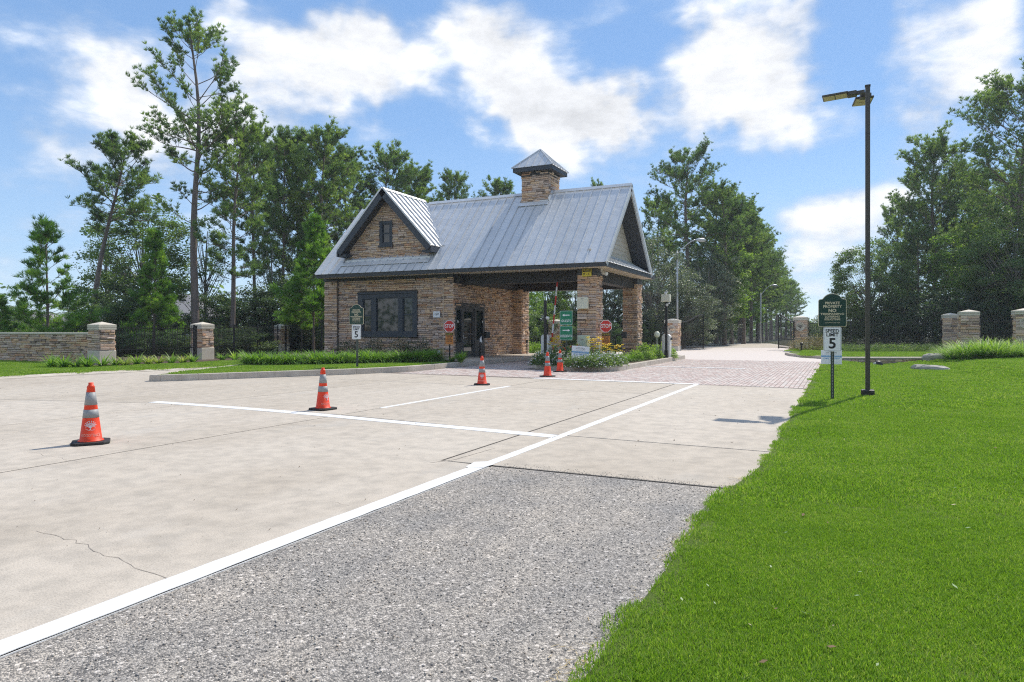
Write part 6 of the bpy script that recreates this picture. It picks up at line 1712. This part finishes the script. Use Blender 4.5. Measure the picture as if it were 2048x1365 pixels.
def stop_sign(loc, label, rz=0.0):
    t = thing('stop_sign', loc, label, 'sign', 'stop signs on each side of the lane', rz)
    m = MB(); m.box(-.026, .002, -.2, .026, .03, 1.42); m.build('post', M_IRON, t)
    zc = 1.33; oc = lambda r_: [(r_ * math.cos(R(22.5 + 45 * k)), r_ * math.sin(R(22.5 + 45 * k))) for k in range(8)]
    b = sign_panel(t, 'stop_plate', oc(.245), zc, M_RED, -.012, .005); ring_poly(b, 'border_line', oc(.241), oc(.222), zc, -.0185, M_SIGNW)
    m = MB(); add_text(m, 'STOP', .205, on(zc, -.019), bold=.003, width=.355); m.build('lettering', M_SIGNW, b)
    b = sign_panel(t, 'caution_plate', plate(.32, .45, .015, 3), .865, M_AMBER, -.012, .004)
    ring_poly(b, 'border_line', plate(.31, .44, .012, 3), plate(.302, .432, .01, 3), .865, -.0175, M_SBLK)
    m = MB(); m.fbox(sfr(.865, -.0165), -.148, .148, .115, .208, 0, .001); m.build('header_band', M_SBLK, b)
    m = MB(); add_text(m, 'CAUTION', .075, on(.865, -.019), dy=.162, width=.25); m.build('header_lettering', M_YELLOW, b)
    m = MB()
    for s, dy, w in (('GATE ARM', .07, .22), ('IN USE', .01, .16), ('NO TAILGATING', -.05, .24), ('STOP HERE', -.11, .22)): add_text(m, s, .062, on(.865, -.018), bold=.0015, dy=dy, width=w)
    m.build('lettering', M_SBLK, b); return t
stop_sign(at(899, 26.0, .13), 'STOP sign with orange caution plate at the gatehouse corner', R(10))
stop_sign(at(1212, 24.8, .13), 'STOP sign with orange caution plate in the flower island')

hp = thing('height_sign', (-8.45, 23.94, 3.44), 'yellow CAUTION 8-6 clearance sign at the top of the front column', 'sign')
m = MB(); m.fprism((Vector((.02, -.02, 0)), VX, VZ, -VY), plate(.36, .28, .01, 2), 0, .006); b = m.build('plate', M_YELLOW, hp)
m = MB(); m.fbox((Vector((.02, -.026, 0)), VX, VZ, -VY), -.165, .165, .03, .125, 0, .001); m.build('header_band', M_SBLK, b)
m = MB(); add_text(m, 'CAUTION', .085, lambda a, c: (a + .02, -.0285, .078 + c), width=.28); m.build('header_lettering', M_YELLOW, b)
m = MB(); add_text(m, "8' - 6\"", .115, lambda a, c: (a + .02, -.0275, -.055 + c), bold=.002); m.build('lettering', M_SBLK, b)
ap = thing('address_plate', (-14.93, 23.96, 1.96), 'white house number plate 1207 on the gatehouse corner', 'sign')
m = MB(); m.fprism((Vector((0, -.03, 0)), VX, VZ, -VY), plate(.33, .25, .01, 2), 0, .012); b = m.build('plate', M_SIGNW, ap)
m = MB(); add_text(m, '1207', .11, lambda a, c: (a, -.0435, c), bold=.002); m.build('lettering', M_SBLK, b)
m = MB(); m.box(.19, -.05, -.05, .22, -.0, .04); m.build('latch', M_SBLK, ap)

# boxes and posts
def rbox(parent, name, x0, y0, z0, x1, y1, z1, m_, bev=.02, **k): m = MB(); m.box(x0, y0, z0, x1, y1, z1); return m.build(name, m_, parent, bevel=bev, **k)
eb = thing('electrical_box', (-8.56, 23.95, 2.1), 'cream electrical box fixed to the front of the portico column', 'electrical box')
rbox(eb, 'case', -.2, -.16, 0, .2, .0, .42, M_CREAM, .015); rbox(eb, 'lid', -.205, -.175, .01, .205, -.161, .43, M_CREAM, .006); rbox(eb, 'nameplate', -.06, -.18, .36, .06, -.176, .38, M_GREY, 0)
ub = thing('utility_cabinet', at(1164.5, 24.3, .13), 'sage green utility cabinet before the front portico column', 'utility cabinet')
rbox(ub, 'case', -.19, 0, 0, .19, .32, 1.0, M_SAGE, .02); rbox(ub, 'door', -.165, -.012, .1, .165, -.001, .93, M_SAGE, .006); rbox(ub, 'nameplate', -.06, -.018, .83, .06, -.013, .86, M_GREY, 0)

def barrier(loc, label, arm=True):
    t = thing('barrier_operator', loc, label, 'barrier', 'white barrier-gate operators')
    m = MB(); P = [(-.17, 0), (.17, 0), (.17, .96), (.10, 1.04), (-.10, 1.04), (-.17, .96)]; m.fprism((Vector((0, -.17, 0)), VX, VZ, VY), P, 0, .36); m.build('housing', M_WHITE, t, bevel=.012)
    m = MB(); m.fbox(sfr(0, -.172), -.13, .13, .12, .85, 0, .006); m.build('housing_door', M_WHITE, t, bevel=.004)
    m = MB(); m.tube([(.16, .0, .85), (.24, .0, .85)], .05, 10); m.build('hub', M_IRON, t)
    if arm:
        a = Vector((.22, 0, .75)); d = Vector((.10, 0, 1)).normalized(); 
        for k in range(7):
            p, q = a + d * (k * .36), a + d * ((k + 1) * .36 - .003); m = MB(); m.tube([p, q], .032, 8); m.build('arm_section', M_RED if k % 2 == 0 else M_SIGNW, t)
    return t
barrier(at(1093, 26.6, .1), 'white barrier operator with raised red and white arm left of the green signs')
barrier(at(1333, 28.9, .1), 'white barrier operator behind the black camera post, arm away', False)

def cam_post(loc, label, h, box):
    t = thing('camera_post', loc, label, 'camera post', None)
    m = MB(); m.box(-.045, -.045, -.1, .045, .045, h); m.build('post', M_IRON, t, bevel=.006)
    m = MB(); m.box(-.07, -.07, 0, .07, .07, .35); m.build('post_sleeve', M_GALV if not box else M_IRON, t)
    if box:
        rbox(t, 'equipment_box', -.19, -.12, h, .17, .12, h + .30, M_CREAM, .015)
        m = MB(); m.lathe([(.03, 0), (.06, .02), (.06, .08), (.02, .10)], 12, c=(-.03, 0, h + .30)); m.tube([(-.03, 0, h + .4), (.0, 0, h + .44), (.05, 0, h + .42), (.05, 0, h + .36)], .02, 6); m.build('dome_camera', M_WHITE, t)
        m = MB(); m.tube([(.0, -.05, h - .12), (.08, -.1, h - .10), (.16, -.14, h - .06)], .03, 8); m.lathe([(.001, -.07), (.045, -.04), (.05, .02), (.03, .05)], 12, c=(.05, -.09, h - .13)); m.build('side_camera', M_WHITE, t)
    else:
        m = MB(); m.tube([(.045, -.02, h - .62), (.10, -.06, h - .60)], .03, 8); m.lathe([(.001, -.08), (.055, -.05), (.065, .0), (.05, .04), (.001, .05)], 14, c=(.12, -.06, h - .63)); m.build('dome_camera', M_WHITE, t)
    return t
cam_post(at(1090.5, 24.3, .13), 'black camera post with a white dome camera by the left edge of the flower island', 2.25, False)
cam_post(at(1332.5, 28.3, .13), 'tall black post carrying a beige equipment box and cameras', 2.36, True)

def keypad(loc, label, rz, s=1.0):
    t = thing('access_pedestal', loc, label, 'access pedestal', 'black access pedestals', rz)
    m = MB(); m.tube([(0, 0, 0), (0, 0, .85 * s), (.05, 0, .97 * s), (.20, 0, 1.0 * s), (.26, 0, 1.0 * s)], .03, 8); m.build('gooseneck', M_IRON, t, smooth=True)
    rbox(t, 'reader', .24, -.1, .86 * s, .44, .1, 1.12 * s, M_IRON, .01); return t
keypad(at(1231, 27.6, .13), 'black gooseneck card reader between the two portico columns', R(20))
kp = keypad((-13.35, 24.75, .15), 'black card reader by the door with a white notice on it', R(65), .98)
m = MB(); m.lathe([(.001, 0), (.16, 0.0)], 16); me = MB(); me.fprism((Vector((0.04, -.055, .78)), VX, VZ, -VY), [(-.10, -.10), (.02, -.12), (.0, .0), (-.02, .14), (-.10, .05)], 0, .006); me.build('notice', M_SIGNW, kp)

def bollard_light(loc, label, globe):
    t = thing('path_post', loc, label, 'post', 'slim black posts in the beds')
    m = MB(); m.tube([(0, 0, -.05), (0, 0, .72)], .022, 8); m.build('stem', M_IRON, t); m = MB(); m.box(-.035, -.035, .60, .035, .035, .74); m.build('head', M_IRON, t)
    if globe:
        m = MB(); m.lathe([(.001, -.13), (.08, -.10), (.125, -.02), (.12, .06), (.06, .12), (.001, .13)], 18, c=(-.15, .1, 1.0)); m.build('globe', mat('pale_globe', (.66, .70, .55), .2), t, smooth=True)
        m = MB(); m.tube([(-.15, .1, 0), (-.15, .1, .88)], .018, 8); m.build('globe_stem', M_SAGE, t)
    return t
bollard_light(at(1320, 28.0, .13), 'slim black post beside a pale globe light in the flower island', True)
bollard_light(at(1054, 32.0, .12), 'slim black post seen through the portico by the far bed', False)
bp = thing('outlet_post', at(878, 25.3, .14), 'short grey weatherproof outlet on a stake at the gatehouse corner', 'outlet'); m = MB(); m.tube([(0, 0, 0), (0, 0, .3)], .015, 6); m.build('stake', M_GALV, bp); rbox(bp, 'outlet_box', -.05, -.03, .3, .05, .03, .42, M_GALV, .008)
np_ = thing('sign_stub', at(1196, 24.4, .13), 'grey utility stub behind the right stop sign post', 'utility stub'); rbox(np_, 'case', -.07, -.05, 0, .07, .05, .68, M_WHITE, .01); rbox(np_, 'lid', -.075, -.055, .681, .075, .055, .71, M_GALV, .006)
for px, D, lb in ((1585, 41.5, 'small black ground lamp at the gate pillar foot'),):
    t = thing('ground_lamp', at(px + 18, D - 3.0, .12), lb, 'ground lamp'); m = MB(); m.tube([(0, 0, 0), (0, 0, .34)], .04, 8); m.build('stem', M_IRON, t); m = MB(); m.lathe([(.05, .34), (.09, .38), (.09, .46), (.03, .5)], 10); m.build('head', M_IRON, t)

# ================================================================== LAMPS
lp = thing('lamp_post', (.49, 15.15, .02), 'tall bronze lamp post with two flat heads in the right verge', 'lamp post')
m = MB(); m.box(-.043, -.043, .05, .043, .043, 6.1); m.build('pole', M_BRONZE, lp, bevel=.008)
m = MB(); m.box(-.118, -.118, -.05, .118, .118, .13); m.build('base_cover', mat('bronze_dark', (.035, .032, .03), .5), lp, bevel=.015)
m = MB(); m.box(-.05, -.05, 6.101, .05, .05, 6.125); m.build('pole_cap', M_BRONZE, lp)
def lamp_head(dirx, tilt):
    d = Vector((math.cos(dirx), math.sin(dirx), 0)); n_ = Vector((-d.y, d.x, 0)); dd = (d * math.cos(tilt) + VZ * math.sin(tilt)); up = (VZ * math.cos(tilt) - d * math.sin(tilt))
    fr = (Vector((0, 0, 6.0)) + d * .05, dd, n_, up)
    m = MB(); m.fbox(fr, 0, .16, -.03, .03, -.03, .045); ar = m.build('arm', M_BRONZE, lp, bevel=.008)
    m = MB(); m.fbox(fr, .14, .31, -.10, .10, -.04, .045); m.build('driver_box', M_BRONZE, ar, bevel=.012)
    m = MB(); m.fbox(fr, .29, .76, -.17, .17, -.005, .035); hd = m.build('lamp_head', M_BRONZE, lp, bevel=.01)
    for a, b in ((.32, .52), (.54, .74)): m = MB(); m.fbox(fr, a, b, -.15, .15, -.010, -.0055); m.build('lens', M_LENS, hd)
lamp_head(math.pi - R(3), R(-2)); lamp_head(R(97), R(-2))

def cobra(px, D, h, reach, label, s=1.0):
    t = thing('street_lamp', at(px, D), label, 'street lamp', 'galvanised street lamps along the drive')
    m = MB(); m.tube([(0, 0, 0), (0, 0, h)], [.10 * s, .055 * s], 10); m.build('pole', M_GALV, t, smooth=True)
    m = MB(); u = RT; pts = [u * (reach * k / 8) + VZ * (h - .25 + 1.0 * math.sin(k / 8 * 1.35)) for k in range(9)]; m.tube(pts, .04 * s, 6); m.build('arm', M_GALV, t, smooth=True)
    e = pts[-1]; m = MB(); m.tube([e, e + u * .25 * s, e + u * .6 * s - VZ * .03, e + u * .8 * s - VZ * .06], [.05 * s, .14 * s, .15 * s, .04 * s], 10); m.build('lamp_head', M_GALV, t, smooth=True)
    return t
cobra(1354.5, 45.5, 6.6, 1.2, 'nearer galvanised street lamp rising over the live oaks', .9)
cobra(1521.5, 66, 4.9, 1.0, 'farther thin street lamp against the pine row', .8)

# ================================================================== HOUSES
def house(px, D, w, d, he, hr, label, rz):
    t = thing('house', at(px, D, -.2), label, 'house', 'houses beyond the fence', rz)
    m = MB(); m.box(-w / 2, -d / 2, 0, w / 2, d / 2, he); m.build('wall', M_STUCCO, t)
    m = MB(); o_ = .5; k = d / 2 * .95; W2, D2 = w / 2 + o_, d / 2 + o_
    m.v = [(-W2, -D2, he), (W2, -D2, he), (W2, D2, he), (-W2, D2, he), (-W2 + k, 0, hr), (W2 - k, 0, hr)]
    for f in ((0, 1, 5, 4), (1, 2, 5), (2, 3, 4, 5), (3, 0, 4), (3, 2, 1, 0)): m.face(f)
    rf = m.build('roof', M_SHINGLE, t)
    m = MB(); m.box(-W2, -D2 - .03, he - .2, W2, -D2, he + .02); m.build('fascia', M_CAP, t)
    m = MB(); m.box(-.2 + 1.0, -1.6, hr - 1.1, .5 + 1.0, -1.2, hr - .75); m.build('roof_vent', M_SBLK, rf)
    for x in (-w * .3, w * .05, w * .32):
        m = MB(); m.box(x - .6, -d / 2 - .04, 1.0, x + .6, -d / 2 - .01, 2.3); f = m.build('window', M_SIGNW, t); m = MB(); m.box(x - .52, -d / 2 - .06, 1.08, x + .52, -d / 2 - .041, 2.22); m.build('pane', M_GLASS, f)
    return t
house(360, 78, 9.5, 9, 2.9, 5.6, 'grey-roofed house behind the fence, seen between two left pines', R(24))
house(150, 92, 13, 10, 1.9, 3.3, 'low grey-roofed house behind the leaning pine', R(15))
house(60, 120, 14, 10, 2.6, 4.6, 'grey-roofed house behind the young pine at far left', R(30))

# ================================================================== AIR
hz = MB(); hz.box(-262, -262, -1.5, 262, 262, 25)
ho = hz.build('haze', []); tag(ho, 'thin summer haze over the whole place', 'haze', kind='stuff')
hm = bpy.data.materials.new('haze_air'); hm.use_nodes = True; t = NT(hm.node_tree); o_ = t.n('ShaderNodeOutputMaterial'); pv = t.n('ShaderNodeVolumePrincipled')
pv.inputs['Color'].default_value = (.82, .90, 1.0, 1); pv.inputs['Density'].default_value = .0006; pv.inputs['Anisotropy'].default_value = .25
t.l(pv.outputs[0], o_.inputs['Volume']); ho.data.materials.append(hm)
